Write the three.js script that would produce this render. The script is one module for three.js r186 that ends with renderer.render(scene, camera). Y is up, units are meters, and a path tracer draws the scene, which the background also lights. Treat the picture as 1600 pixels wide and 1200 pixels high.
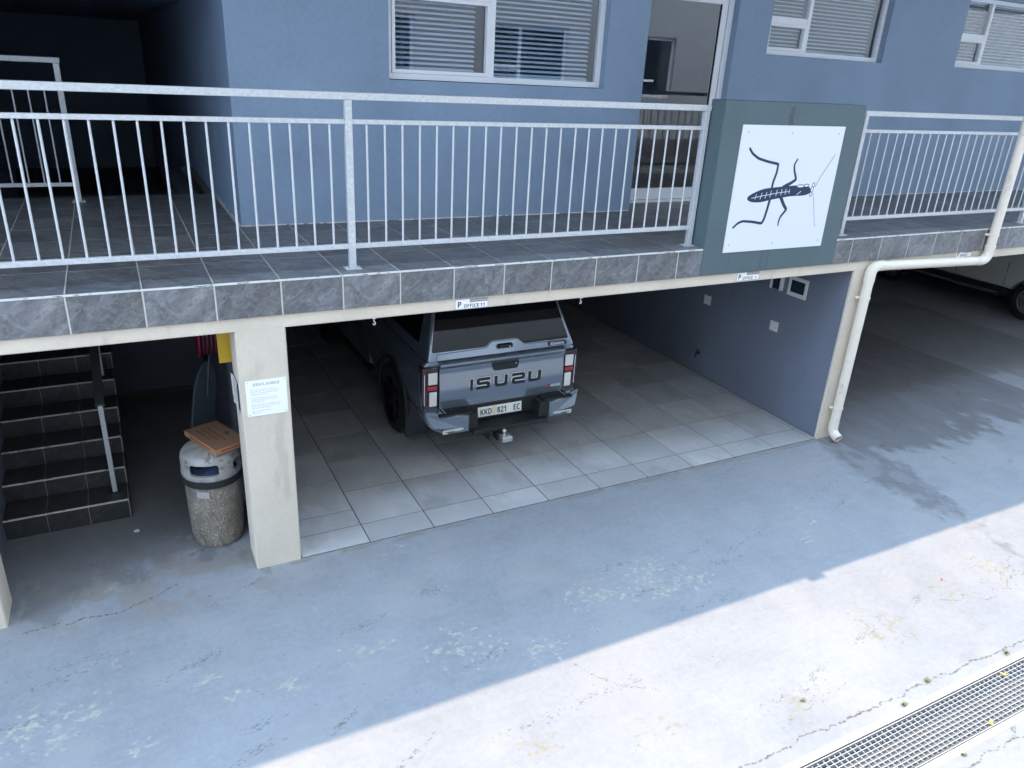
import * as THREE from 'three';
import { RoundedBoxGeometry } from 'three/addons/geometries/RoundedBoxGeometry.js';
import { mergeGeometries } from 'three/addons/utils/BufferGeometryUtils.js';
import { FontLoader } from 'three/addons/loaders/FontLoader.js';
import { TextGeometry } from 'three/addons/geometries/TextGeometry.js';
import { Brush, Evaluator, SUBTRACTION } from 'three-bvh-csg';

// ---------------------------------------------------------------- camera, sky, sun, exposure
const scene = new THREE.Scene();
const camera = new THREE.PerspectiveCamera(54.243, 4 / 3, 0.05, 400);
camera.position.set(0.7311, 3.8893, 5.3881);
camera.rotation.set(-0.3998, -0.4924, 0.056, 'YXZ');

const renderer = new THREE.WebGLRenderer({ antialias: true });
renderer.toneMapping = THREE.LinearToneMapping;
renderer.toneMappingExposure = 1.8;
renderer.shadowMap.enabled = true;
renderer.setSize(1024, 768);

const sunDir = new THREE.Vector3(0.10, 5.60, -1.08).normalize();
{ // clear sky: deep blue overhead, paler to the horizon, brighter round the sun
  const w = 256, h = 128, d = new Float32Array(w * h * 4), v = new THREE.Vector3();
  for (let j = 0; j < h; j++) for (let i = 0; i < w; i++) {
    const el = ((j + 0.5) / h - 0.5) * Math.PI, az = ((i + 0.5) / w - 0.5) * 2 * Math.PI;
    v.set(Math.cos(el) * Math.cos(az), Math.sin(el), Math.cos(el) * Math.sin(az));
    const up = Math.max(0, v.y), t = Math.pow(1 - up, 2.2);
    const glow = Math.pow(Math.max(0, v.dot(sunDir)), 10) * 0.35;
    const k = (j * w + i) * 4;
    d[k] = 1.80 + 0.7 * t + glow; d[k + 1] = 2.58 + 0.45 * t + glow * 0.95; d[k + 2] = 3.80 + 0.1 * t + glow * 0.8; d[k + 3] = 1;
  }
  const t = new THREE.DataTexture(d, w, h, THREE.RGBAFormat, THREE.FloatType);
  t.mapping = THREE.EquirectangularReflectionMapping; t.magFilter = t.minFilter = THREE.LinearFilter; t.needsUpdate = true;
  scene.background = t; scene.environment = t;
}
const sun = new THREE.DirectionalLight(0xffe4c4, 3.3);
sun.position.copy(sunDir).multiplyScalar(30).add(new THREE.Vector3(5, 0, 2));
sun.target.position.set(5, 0, 2);
sun.castShadow = true; sun.shadow.mapSize.set(4096, 4096);
Object.assign(sun.shadow.camera, { left: -16, right: 16, top: 16, bottom: -16, near: 1, far: 70 });
scene.add(sun, sun.target);

// ---------------------------------------------------------------- helpers
function mulberry(a) { return () => { a |= 0; a = a + 0x6D2B79F5 | 0; let t = Math.imul(a ^ a >>> 15, 1 | a); t = t + Math.imul(t ^ t >>> 7, 61 | t) ^ t; return ((t ^ t >>> 14) >>> 0) / 4294967296; }; }
const R = mulberry(7);
const rr = (a, b) => a + (b - a) * R();
const LAT = new Float32Array(65536); { const r = mulberry(99); for (let i = 0; i < 65536; i++) LAT[i] = r(); }
function noise(x, y) {
  const xi = Math.floor(x), yi = Math.floor(y); let fx = x - xi, fy = y - yi; fx = fx * fx * (3 - 2 * fx); fy = fy * fy * (3 - 2 * fy);
  const a = xi & 255, b = (xi + 1) & 255, c = (yi & 255) << 8, d = ((yi + 1) & 255) << 8;
  const p = LAT[a + c], q = LAT[b + c], s = LAT[a + d], t = LAT[b + d];
  return p + (q - p) * fx + (s - p) * fy + (p - q - s + t) * fx * fy;
}
function fbm(x, y, o = 4) { let s = 0, a = 0.5, n = 0; for (let i = 0; i < o; i++) { s += a * noise(x, y); n += a; a *= 0.5; x = x * 2.03 + 17.3; y = y * 2.03 + 5.1; } return s / n; }
const sstep = (a, b, x) => { const t = Math.min(1, Math.max(0, (x - a) / (b - a))); return t * t * (3 - 2 * t); };
const toS = (l) => { l = Math.min(1, Math.max(0, l)); return 255 * (l <= 0.0031308 ? 12.92 * l : 1.055 * Math.pow(l, 1 / 2.4) - 0.055); };
const lin = (r, g, b) => new THREE.Color().setRGB(r, g, b);
// colour texture of size metres, fn(x, y) in metres -> linear albedo
// near its far borders a pattern is blended into its own start, so that repeats show no seam
function seamless(fn, size) {
  const m = size * 0.82, w = size - m, mix = (p, q, t) => (typeof p === 'number' ? p + (q - p) * t : [p[0] + (q[0] - p[0]) * t, p[1] + (q[1] - p[1]) * t, p[2] + (q[2] - p[2]) * t]);
  const rowf = (x, y) => (x > m ? mix(fn(x, y), fn(x - size, y), (x - m) / w) : fn(x, y));
  return (x, y) => (y > m ? mix(rowf(x, y), rowf(x, y - size), (y - m) / w) : rowf(x, y));
}
function colourTex(n, size, fn0) {
  const fn = seamless(fn0, size);
  const d = new Uint8Array(n * n * 4);
  for (let j = 0; j < n; j++) for (let i = 0; i < n; i++) { const c = fn(i / n * size, j / n * size), k = (j * n + i) * 4; d[k] = toS(c[0]); d[k + 1] = toS(c[1]); d[k + 2] = toS(c[2]); d[k + 3] = 255; }
  return finish(new THREE.DataTexture(d, n, n), size, true);
}
function greyTex(n, size, fn0) {
  const fn = seamless(fn0, size);
  const d = new Uint8Array(n * n * 4);
  for (let j = 0; j < n; j++) for (let i = 0; i < n; i++) { const c = Math.min(255, Math.max(0, fn(i / n * size, j / n * size) * 255)), k = (j * n + i) * 4; d[k] = d[k + 1] = d[k + 2] = c; d[k + 3] = 255; }
  return finish(new THREE.DataTexture(d, n, n), size, false);
}
function finish(t, size, srgb) {
  t.wrapS = t.wrapT = THREE.RepeatWrapping; t.magFilter = THREE.LinearFilter; t.minFilter = THREE.LinearMipmapLinearFilter; t.generateMipmaps = true;
  t.repeat.set(1 / size, 1 / size); if (srgb) t.colorSpace = THREE.SRGBColorSpace; t.needsUpdate = true; return t;
}
const std = (o) => new THREE.MeshStandardMaterial(o);
const phys = (o) => new THREE.MeshPhysicalMaterial(o);

function boxUV(g, ox = 0, oy = 0) { // uv in metres by the side a face points to
  const p = g.attributes.position, n = g.attributes.normal, uv = new Float32Array(p.count * 2);
  for (let i = 0; i < p.count; i++) {
    const ax = Math.abs(n.getX(i)), ay = Math.abs(n.getY(i)), az = Math.abs(n.getZ(i));
    let u, v;
    if (ay >= ax && ay >= az) { u = p.getX(i); v = p.getZ(i); } else if (ax >= az) { u = p.getZ(i); v = p.getY(i); } else { u = p.getX(i); v = p.getY(i); }
    uv[2 * i] = u + ox; uv[2 * i + 1] = v + oy;
  }
  g.setAttribute('uv', new THREE.BufferAttribute(uv, 2)); return g;
}
function B(x0, x1, y0, y1, z0, z1, r = 0.006) {
  const w = Math.abs(x1 - x0), h = Math.abs(y1 - y0), d = Math.abs(z1 - z0);
  const m = Math.min(w, h, d); const rad = Math.min(r, m * 0.45);
  const g = rad > 0 ? new RoundedBoxGeometry(w, h, d, 1, rad) : new THREE.BoxGeometry(w, h, d);
  g.translate((x0 + x1) / 2, (y0 + y1) / 2, (z0 + z1) / 2);
  return boxUV(g);
}
function cyl(a, b, r0, r1 = r0, seg = 12) { // cylinder from point a to point b
  const A = new THREE.Vector3(...a), Bv = new THREE.Vector3(...b), d = Bv.clone().sub(A), L = d.length();
  const g = new THREE.CylinderGeometry(r1, r0, L, seg); g.translate(0, L / 2, 0);
  g.applyQuaternion(new THREE.Quaternion().setFromUnitVectors(new THREE.Vector3(0, 1, 0), d.normalize())); g.translate(A.x, A.y, A.z); return g;
}
function tube(pts, r, seg = 24, rad = 12, closed = false, tension = 0.5) {
  return new THREE.TubeGeometry(new THREE.CatmullRomCurve3(pts.map((p) => new THREE.Vector3(...p)), closed, 'catmullrom', tension), seg, r, rad, closed);
}
function merge(list) { return mergeGeometries(list.map((g) => { const q = g.index ? g.toNonIndexed() : g; for (const k of Object.keys(q.attributes)) if (!['position', 'normal', 'uv'].includes(k)) q.deleteAttribute(k); return q; })); }
const taken = {};
function numbered(n) { const k = taken[n] = (taken[n] ?? -1) + 1; return k ? n + '_' + String(k).padStart(3, '0') : n; }
function part(name, geo, mat, parent, label) {
  const m = new THREE.Mesh(geo, mat); m.name = name; m.castShadow = m.receiveShadow = true; parent.add(m);
  if (label) m.userData.label = label;
  return m;
}
function thing(name, label, category, pos = [0, 0, 0], group) {
  const g = new THREE.Group(); g.name = numbered(name); g.position.set(...pos); scene.add(g);
  g.userData = { label, category }; if (group) g.userData.group = group; return g;
}
function single(name, geo, mat, label, category, group) {
  const m = part(numbered(name), geo, mat, scene); m.userData = { label, category }; if (group) m.userData.group = group; return m;
}
function structure(name) { const g = new THREE.Group(); g.name = name; g.userData.kind = 'structure'; scene.add(g); return g; }
function canvasTex(w, h, draw) {
  const c = document.createElement('canvas'); c.width = w; c.height = h; const x = c.getContext('2d'); draw(x, w, h);
  const t = new THREE.CanvasTexture(c); t.colorSpace = THREE.SRGBColorSpace; return t;
}
// a flat printed plate: front face carries the print (uv 0..1), the rest is plain
function plate(w, h, d) { const g = new THREE.BoxGeometry(w, h, d); return g; }
function plateMats(tex, edge, rough = 0.45) { const f = std({ map: tex, roughness: rough }); const e = std({ color: edge, roughness: 0.6 }); return [e, e, e, e, f, e]; }
function wallShape(x0, x1, y0, y1, holes, depth) {
  const s = new THREE.Shape([new THREE.Vector2(x0, y0), new THREE.Vector2(x1, y0), new THREE.Vector2(x1, y1), new THREE.Vector2(x0, y1)]);
  for (const [a, b, c, d] of holes) s.holes.push(new THREE.Path([new THREE.Vector2(a, c), new THREE.Vector2(a, d), new THREE.Vector2(b, d), new THREE.Vector2(b, c)]));
  const g = new THREE.ExtrudeGeometry(s, { depth, bevelEnabled: false }); return g;
}

// ---------------------------------------------------------------- levels read from the photograph
const YB = 2.038, YT = 2.141, YL = 2.403;          // beam underside, beam top, walkway level
const ZW = -1.89, ZR = -2.28, ZD = -2.40;          // left wall, right wall, door
const SOFFIT = 5.45, ROOF = 5.6, GY = -0.018;      // ground lies just under the bay tiles
const BACK = -7.5;

// ---------------------------------------------------------------- materials
const plasterTex = colourTex(512, 3, (x, y) => { const m = fbm(x * 1.7, y * 1.7, 4) - 0.5, f = fbm(x * 40, y * 40, 2) - 0.5; const k = 1 + m * 0.22 + f * 0.10; return [0.25 * k, 0.335 * k, 0.45 * k]; });
const plasterBump = greyTex(512, 1.2, (x, y) => 0.5 * fbm(x * 60, y * 60, 3) + 0.5 * fbm(x * 9, y * 9, 3));
const M = {};
M.wall = std({ map: plasterTex, bumpMap: plasterBump, bumpScale: 0.0018, roughness: 0.72 });
M.beam = std({ map: colourTex(512, 3, (x, y) => { const m = fbm(x * 2.3 + 9, y * 2.3, 4) - 0.5, f = fbm(x * 45, y * 45, 2) - 0.5, s = sstep(0.66, 0.8, fbm(x * 5 + 40, y * 1.2, 4)); const k = 1 + m * 0.2 + f * 0.08 - s * 0.14; return [0.635 * k, 0.55 * k, 0.435 * k]; }), bumpMap: plasterBump, bumpScale: 0.0015, roughness: 0.75 });
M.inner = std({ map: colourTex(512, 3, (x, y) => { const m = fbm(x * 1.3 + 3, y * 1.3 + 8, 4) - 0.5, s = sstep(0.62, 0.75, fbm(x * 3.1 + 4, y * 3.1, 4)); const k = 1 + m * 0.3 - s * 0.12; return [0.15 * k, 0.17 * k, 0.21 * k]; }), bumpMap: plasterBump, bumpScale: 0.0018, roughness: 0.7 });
M.soffit = std({ color: lin(0.78, 0.77, 0.75), roughness: 0.85 });
M.concrete = std({ map: colourTex(256, 2, (x, y) => { const k = 0.8 + 0.4 * fbm(x * 5, y * 5, 4); return [0.2 * k, 0.195 * k, 0.185 * k]; }), roughness: 0.9 });
M.panelWall = std({ map: colourTex(512, 2.5, (x, y) => { const m = fbm(x * 2 + 30, y * 2, 4) - 0.5, f = fbm(x * 50, y * 50, 2) - 0.5; let k = 1 + m * 0.2 + f * 0.08;
  for (const [cx, y0, y1, w] of [[1.385, 0.95, 1.18, 0.02], [1.36, 0.98, 1.12, 0.008], [1.41, 1.0, 1.2, 0.006], [1.31, 2.16, 2.36, 0.012], [1.345, 2.14, 2.36, 0.008], [1.40, 2.15, 2.36, 0.014], [0.9, 2.2, 2.36, 0.007]]) if (y > y0 && y < y1) { const q = Math.abs(x - cx - 0.02 * (noise(y * 14 + cx * 9, 3) - 0.5)) / w; if (q < 1) k *= 0.68; } // dirty water runs
  return [0.085 * k, 0.125 * k, 0.135 * k]; }), bumpMap: plasterBump, bumpScale: 0.0018, roughness: 0.6 });
const slateTex = (tone, seed) => colourTex(512, 2, (x, y) => {
  const a = x * 0.8 + y * 0.6, c = y * 0.8 - x * 0.6, wv = fbm(x * 5 + seed, y * 5, 3) - 0.5;
  const streak = fbm(a * 9 + wv * 5 + seed, c * 30 + wv * 9, 4), cloud = fbm(x * 5 + seed * 2, y * 5, 4), fine = fbm(a * 50, c * 90 + seed, 2), vein = Math.pow(1 - Math.abs(fbm(a * 11 + wv * 6, c * 17 + seed, 4) - 0.5) * 2, 16);
  const k = tone * (0.02 + 0.85 * streak + 0.7 * cloud + 0.4 * fine + 0.55 * vein), h = fbm(x * 3 + seed, y * 3 + 9, 3) - 0.5; return [k * (1.0 + h * 0.14), k, k * (1.02 - h * 0.12)];
});
const slateBump = greyTex(512, 2, (x, y) => fbm(x * 9 + y * 6, y * 24 - x * 14, 5));
M.slate = [0.13, 0.16, 0.142].map((t, i) => std({ map: slateTex(t, i * 13.7), bumpMap: slateBump, bumpScale: 0.003, roughness: 0.42 }));
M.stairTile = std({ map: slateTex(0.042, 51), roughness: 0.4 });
M.grout = std({ color: lin(0.60, 0.58, 0.50), roughness: 0.9 });
M.groutDark = std({ color: lin(0.035, 0.035, 0.04), roughness: 0.9 });
M.trim = std({ map: colourTex(256, 2, (x, y) => { const s = sstep(0.66, 0.70, fbm(x * 22, y * 22, 3)), d = fbm(x * 5, y * 5 + 4, 3) - 0.5; const k = 1 - s * 0.8 + d * 0.3; return [0.66 * k, 0.65 * k, 0.60 * k]; }), roughness: 0.55 });
const bayTex = (tone, seed) => colourTex(512, 2.4, (x, y) => {
  const c = fbm(x * 2.2 + seed, y * 2.2, 5) - 0.5, s = sstep(0.55, 0.72, fbm(x * 3.7 + seed * 3, y * 3.7 + 2, 4)), w = sstep(0.6, 0.7, fbm(x * 6 + seed, y * 2.4, 4)), g = fbm(x * 60, y * 60, 2) - 0.5;
  const k = tone * (1 + c * 0.34 - s * 0.12 + w * 0.09 + g * 0.1); return [k * 1.02, k, k * 0.965];
});
M.bayTile = [0.37, 0.40, 0.355].map((t, i) => std({ map: bayTex(t, i * 21 + 2), bumpMap: plasterBump, bumpScale: 0.001, roughness: 0.55 }));
const galvTex = colourTex(256, 0.4, (x, y) => { const a = noise(x * 70, y * 70), b = noise(x * 160 + 9, y * 160); const k = 0.86 + 0.2 * a + 0.08 * b; return [0.57 * k, 0.58 * k, 0.58 * k]; });
M.galv = std({ map: galvTex, roughness: 0.48, metalness: 0.15 });
M.alu = std({ color: lin(0.86, 0.87, 0.89), roughness: 0.38 });
M.gasket = std({ color: lin(0.02, 0.02, 0.025), roughness: 0.7 });
M.glass = phys({ color: 0xffffff, transmission: 1, thickness: 0, roughness: 0.015, ior: 1.52 });
M.slat = std({ color: lin(0.58, 0.77, 0.95), roughness: 0.45 });
M.cord = std({ color: lin(0.5, 0.5, 0.5), roughness: 0.8 });
M.pvc = std({ map: colourTex(256, 1, (x, y) => { const s = sstep(0.64, 0.8, fbm(x * 6, y * 20, 4)); const k = 1 - s * 0.22; return [0.79 * k, 0.70 * k, 0.575 * k]; }), roughness: 0.4 });
M.whitePlastic = std({ color: lin(0.66, 0.66, 0.62), roughness: 0.4 });
M.darkPlastic = std({ color: lin(0.025, 0.03, 0.035), roughness: 0.5 });
M.smoke = phys({ color: lin(0.02, 0.03, 0.05), roughness: 0.12, clearcoat: 0.6 });
M.steel = std({ color: lin(0.62, 0.62, 0.6), roughness: 0.28, metalness: 0.9 });
M.screw = std({ color: lin(0.35, 0.36, 0.38), roughness: 0.4, metalness: 0.7 });
M.roof = std({ color: lin(0.3, 0.31, 0.32), roughness: 0.6 });

// ---------------------------------------------------------------- the ground
{
  const S = 10.2, SX = 13, X0 = -1, Z0 = -4; // the unique part of the yard: x -1..12, z -4..6.2
  const patches = [[1.83, 1.25, 0.10], [2.0, 1.24, 0.07], [2.51, 1.50, 0.17], [2.75, 1.62, 0.09], [2.35, 1.45, 0.1], [-0.19, 1.1, 0.17], [-0.05, 1.2, 0.10], [0.1, 1.08, 0.12], [4.25, 1.40, 0.24], [3.69, 1.39, 0.16], [4.5, 1.5, 0.16], [6.29, 1.30, 0.05], [6.05, 1.47, 0.08], [6.15, 1.40, 0.05], [4.70, 1.6, 0.10], [0.82, 1.06, 0.07], [1.39, 1.41, 0.06], [1.3, 1.35, 0.05], [2.53, 0.15, 0.045], [2.36, 0.19, 0.035], [1.0, 1.3, 0.06], [3.1, 1.75, 0.12], [0.4, 1.5, 0.07], [5.6, 2.6, 0.2], [6.6, 2.5, 0.16], [3.4, 2.7, 0.12], [4.4, 2.92, 0.14], [7.2, 2.5, 0.2], [2.6, 2.5, 0.1]];
  const specks = []; { const r = mulberry(5); for (let i = 0; i < 1500; i++) specks.push([r() * 13 - 1, r() * 9 - 2.5, 0.001 + 0.007 * r() * r() * r(), r()]); for (let c = 0; c < 70; c++) { const cx = r() * 12 - 1, cz = r() * 5 - 1, a = r() * 0.7 - 0.1, L = 0.1 + 0.4 * r(); for (let i = 0; i < 40; i++) { const t = (r() + r() - 1) * L, u = (r() + r() - 1) * 0.05, x = cx + Math.cos(a) * t - Math.sin(a) * u, z = cz - Math.sin(a) * t + Math.cos(a) * u, l = 1 + Math.floor(r() * r() * 6); for (let q = 0; q < l; q++) specks.push([x + q * 0.006, z - q * 0.0015, 0.0012, r() * 0.6 + 0.25]); } } }
  const cracks = [];
  function crack(pts, wob, w, dark) { const r = mulberry(pts.length * 31 + Math.floor(pts[0][0] * 100)); for (let i = 0; i < pts.length - 1; i++) { const [a, b] = pts[i], [c, d] = pts[i + 1], n = Math.ceil(Math.hypot(c - a, d - b) / 0.012); for (let k = 0; k < n; k++) { const t = k / n; const q = fbm((a + (c - a) * t) * 9, (b + (d - b) * t) * 9 + 70, 3) - 0.5; if (r() < 0.82) cracks.push([a + (c - a) * t + q * wob * 0.3, b + (d - b) * t + q * wob, w * (0.5 + r()), dark]); } } }
  crack([[2.6, 3.13], [3.9, 3.14], [5.23, 3.155], [6.32, 3.175], [8.6, 3.2]], 0.09, 0.006, 0.55);
  crack([[4.9, 3.75], [5.5, 3.72], [6.0, 3.86], [7.0, 3.8]], 0.1, 0.005, 0.5);
  crack([[7.4, 0.95], [7.75, 1.05], [8.0, 1.3], [8.05, 1.6]], 0.15, 0.004, 0.45);
  crack([[-0.3, 0.1], [0.3, 0.12], [0.75, -0.05]], 0.1, 0.005, 0.4);
  crack([[3.2, 2.0], [3.35, 2.25], [3.6, 2.4]], 0.2, 0.003, 0.6);
  crack([[6.4, 2.6], [6.9, 2.75], [7.6, 2.6]], 0.2, 0.004, 0.6);
  const n = 2048, d = new Uint8Array(n * n * 4), buf = new Float32Array(n * n * 3), bump = new Uint8Array(n * n * 4), px = S / n, pxx = SX / n;
  for (let j = 0; j < n; j++) for (let i = 0; i < n; i++) {
    const x = X0 + i * pxx, z = Z0 + j * px;
    const big = fbm(x * 0.8 + 11, z * 0.8, 4) - 0.5, mid = fbm(x * 3.3, z * 3.3 + 7, 4) - 0.5, fine = fbm(x * 38, z * 38, 3) - 0.5, grit = noise(x * 150, z * 150) - 0.5;
    const brush = fbm(x * 5 + z * 2, z * 22, 3) - 0.5;
    let k = 1 + big * 0.22 + mid * 0.16 + fine * 0.16 + grit * 0.10 + brush * 0.10;
    let r = 0.243 * k, g = 0.252 * k, b = 0.260 * k;
    const br = sstep(0.5, 0.72, fbm(x * 2.1 + 50, z * 2.1 + 4, 5)) * 0.5; // thin rubbed places, a little browner
    r += (0.31 - r) * br * 0.6; g += (0.30 - g) * br * 0.6; b += (0.28 - b) * br * 0.6;
    // brown dirt trodden in by the stairs, the bin and the pillar
    const dd = Math.max(0, 1 - Math.hypot((x - 1.0) / 1.9, (z + 0.25) / 0.75)) * 1.3, dirt = sstep(0.42, 0.62, fbm(x * 4.5 + 5, z * 4.5 + 60, 5)) * Math.min(1, dd * 1.6);
    r += (0.23 - r) * dirt * 0.75; g += (0.205 - g) * dirt * 0.75; b += (0.18 - b) * dirt * 0.75;
    const edge = Math.max(0, 1 - Math.abs(z - 0.03 - 0.05 * (fbm(x * 6, 3, 3) - 0.5)) / 0.045) * (x > 1.6 && x < 7.8 ? 1 : 0) * sstep(0.3, 0.6, fbm(x * 5, z * 9 + 20, 3)); // dirt line along the bay's step
    r += (0.2 - r) * edge * 0.8; g += (0.18 - g) * edge * 0.8; b += (0.15 - b) * edge * 0.8;
    // right-hand bay and under the stairs: grime and painted-in shade together, ragged at its edge
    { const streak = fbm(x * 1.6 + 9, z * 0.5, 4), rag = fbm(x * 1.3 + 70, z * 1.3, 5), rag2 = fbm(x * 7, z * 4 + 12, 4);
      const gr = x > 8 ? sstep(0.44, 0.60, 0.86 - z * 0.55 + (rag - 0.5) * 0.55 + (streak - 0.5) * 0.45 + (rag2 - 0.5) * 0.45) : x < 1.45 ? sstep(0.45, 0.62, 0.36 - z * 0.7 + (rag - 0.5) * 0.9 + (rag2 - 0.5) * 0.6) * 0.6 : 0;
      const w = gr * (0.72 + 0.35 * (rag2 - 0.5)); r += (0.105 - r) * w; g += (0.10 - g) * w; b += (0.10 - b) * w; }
    let lift = 0;
    for (const [cx, cz, rad] of patches) {
      const q = Math.hypot((x - cx) / 1.25, z - cz) / rad; if (q > 1.6) continue;
      const m = sstep(0.55, 0.62, fbm(x * 24 + 3, z * 34, 5) + (0.36 - q * 0.5) * 0.42); if (m > lift) lift = m;
    }
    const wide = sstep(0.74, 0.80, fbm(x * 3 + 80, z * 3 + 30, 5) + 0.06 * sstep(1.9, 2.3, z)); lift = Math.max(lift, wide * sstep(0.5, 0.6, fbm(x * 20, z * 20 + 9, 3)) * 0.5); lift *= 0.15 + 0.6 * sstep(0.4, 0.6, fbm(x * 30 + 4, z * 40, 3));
    if (lift > 0) { const c = fbm(x * 25, z * 25 + 3, 3); const h = 0.75 + c * 0.5, inSun = z > 2.05; r += ((inSun ? 0.235 : 0.375) * h - r) * lift; g += ((inSun ? 0.215 : 0.37) * h - g) * lift; b += ((inSun ? 0.16 : 0.30) * h - b) * lift; }  // sunlit patches turn darker ochre: their look in sun is put into the colour
    // the wet, dirty run below the downpipe's shoe
    { const t = (z - 0.02) / 2.0, cx = 7.98 - 0.22 * t + 0.1 * (fbm(z * 3, 4, 3) - 0.5), hw = 0.20 + 0.16 * Math.sin(Math.min(1, Math.max(0, t)) * 2.2);
      const q = Math.abs(x - cx) / hw * 0.8 + (t < 0 ? -t * 9 : Math.max(0, t - 0.35) * 1.1) + (fbm(x * 9, z * 9 + 33, 5) - 0.5) * (0.5 + 0.7 * Math.min(1, Math.max(0, t)));
      const st = (1 - sstep(0.55, 1.15, q)) * (0.55 + 0.45 * sstep(0.35, 0.6, fbm(x * 9, z * 6, 4)));
      r += (0.135 - r) * st * 0.85; g += (0.135 - g) * st * 0.85; b += (0.135 - b) * st * 0.85; }
    const o = (j * n + i) * 3; buf[o] = r; buf[o + 1] = g; buf[o + 2] = b;
    const hb = 128 + fine * 120 + grit * 60 + mid * 60 - lift * 30; const k4 = (j * n + i) * 4; bump[k4] = bump[k4 + 1] = bump[k4 + 2] = Math.min(255, Math.max(0, hb)); bump[k4 + 3] = 255;
  }
  function dot(x, z, rad, f, tint) { const i0 = (x - X0) / pxx, j0 = (z - Z0) / px, q = Math.max(0.8, rad / px); for (let j = Math.floor(j0 - q); j <= j0 + q; j++) for (let i = Math.floor(i0 - q); i <= i0 + q; i++) { if (i < 0 || j < 0 || i >= n || j >= n) continue; const m = Math.hypot(i - i0, j - j0) / q; if (m > 1) continue; const o = (j * n + i) * 3; buf[o] *= f * tint[0]; buf[o + 1] *= f * tint[1]; buf[o + 2] *= f * tint[2]; } }
  for (const [x, z, r0, t] of specks) dot(x, z, r0, t < 0.15 ? 0.42 : t < 0.25 ? 0.55 : t < 0.85 ? 0.76 : 1.25, [1, 0.99, 0.97]);
  for (const [x, z, w, f] of cracks) dot(x, z, w, f, [1, 0.95, 0.82]);
  for (let i = 0; i < n * n; i++) { d[i * 4] = toS(buf[i * 3]); d[i * 4 + 1] = toS(buf[i * 3 + 1]); d[i * 4 + 2] = toS(buf[i * 3 + 2]); d[i * 4 + 3] = 255; }
  const map = finish(new THREE.DataTexture(d, n, n), S, true), bm = finish(new THREE.DataTexture(bump, n, n), S, false);
  for (const t of [map, bm]) { t.repeat.set(1 / SX, 1 / S); t.offset.set(-X0 / SX, -Z0 / S); }
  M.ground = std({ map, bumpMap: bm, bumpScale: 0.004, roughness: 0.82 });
  // one sheet to the horizon with the slot of the drain cut out of it (drawn in x, -z)
  const s = new THREE.Shape([[-200, 200], [-200, -200], [200, -200], [200, 200]].map((p) => new THREE.Vector2(...p)));
  s.holes.push(new THREE.Path([[0.50, -3.30], [9.64, -3.30], [9.64, -3.618], [0.50, -3.618]].map((p) => new THREE.Vector2(...p))));
  const g = new THREE.ShapeGeometry(s); g.rotateX(-Math.PI / 2); g.translate(0, GY, 0);
  const p = g.attributes.position, uv = g.attributes.uv; for (let i = 0; i < p.count; i++) uv.setXY(i, p.getX(i), p.getZ(i));
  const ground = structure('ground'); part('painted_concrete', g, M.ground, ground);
  part('drain_channel', merge([B(0.48, 9.66, GY - 0.16, GY - 0.14, 3.27, 3.65, 0), B(0.48, 9.66, GY - 0.14, GY - 0.004, 3.27, 3.3, 0), B(0.48, 9.66, GY - 0.14, GY - 0.004, 3.618, 3.65, 0)]), M.concrete, ground);
}
// drain gratings laid end to end in the slot
{
  const Lp = 1.14, bar = B(0.002, Lp - 0.002, -0.03, 0, -0.0022, 0.0022, 0), cross = B(-0.002, 0.002, -0.012, -0.001, 3.322, 3.598, 0), edgeBar = B(0.002, Lp - 0.002, -0.03, 0.001, -0.003, 0.003, 0), flange = B(0.004, Lp - 0.004, -0.004, 0.003, -0.024, 0.024, 0.001);
  M.grate = std({ map: galvTex, color: lin(0.8, 0.8, 0.8), roughness: 0.5, metalness: 0.3 });
  M.flange = std({ map: colourTex(256, 1, (x, y) => { const k = 0.8 + 0.4 * fbm(x * 8, y * 8, 4); return [0.50 * k, 0.49 * k, 0.47 * k]; }), roughness: 0.7 });
  const lbl = ['drain grating left of the weed tuft, running out of the bottom edge', 'drain grating with a yellow leaf on its near edge', 'drain grating farthest to the right in the picture'];
  for (let i = 0; i < 4; i++) {
    const t = thing('drain_grating', i < 3 ? lbl[i] : 'drain grating beyond the right edge of the picture', 'grating', [3.93 + Lp * i - 0.0, GY, 0], 'steel gratings over the drain');
    for (let k = 0; k < 11; k++) { const m = part('bearing_bar', k === 0 || k === 10 ? edgeBar : bar, M.grate, t); m.position.z = 3.312 + k * 0.0297; }
    for (let k = 0; k < 23; k++) { const m = part('cross_bar', cross, M.grate, t); m.position.x = 0.024 + k * 0.0496; }
    for (const z of [3.274, 3.643]) part('frame', flange, M.flange, t).position.z = z;
  }
  const t = thing('drain_grating', 'drain grating out of view below the bottom edge of the picture', 'grating', [2.79, GY, 0], 'steel gratings over the drain');
  for (let k = 0; k < 11; k++) { const m = part('bearing_bar', bar, M.grate, t); m.position.z = 3.312 + k * 0.0297; }
  for (let k = 0; k < 23; k++) { const m = part('cross_bar', cross, M.grate, t); m.position.x = 0.024 + k * 0.0496; }
  for (const z of [3.274, 3.643]) part('frame', flange, M.flange, t).position.z = z;
}

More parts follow.
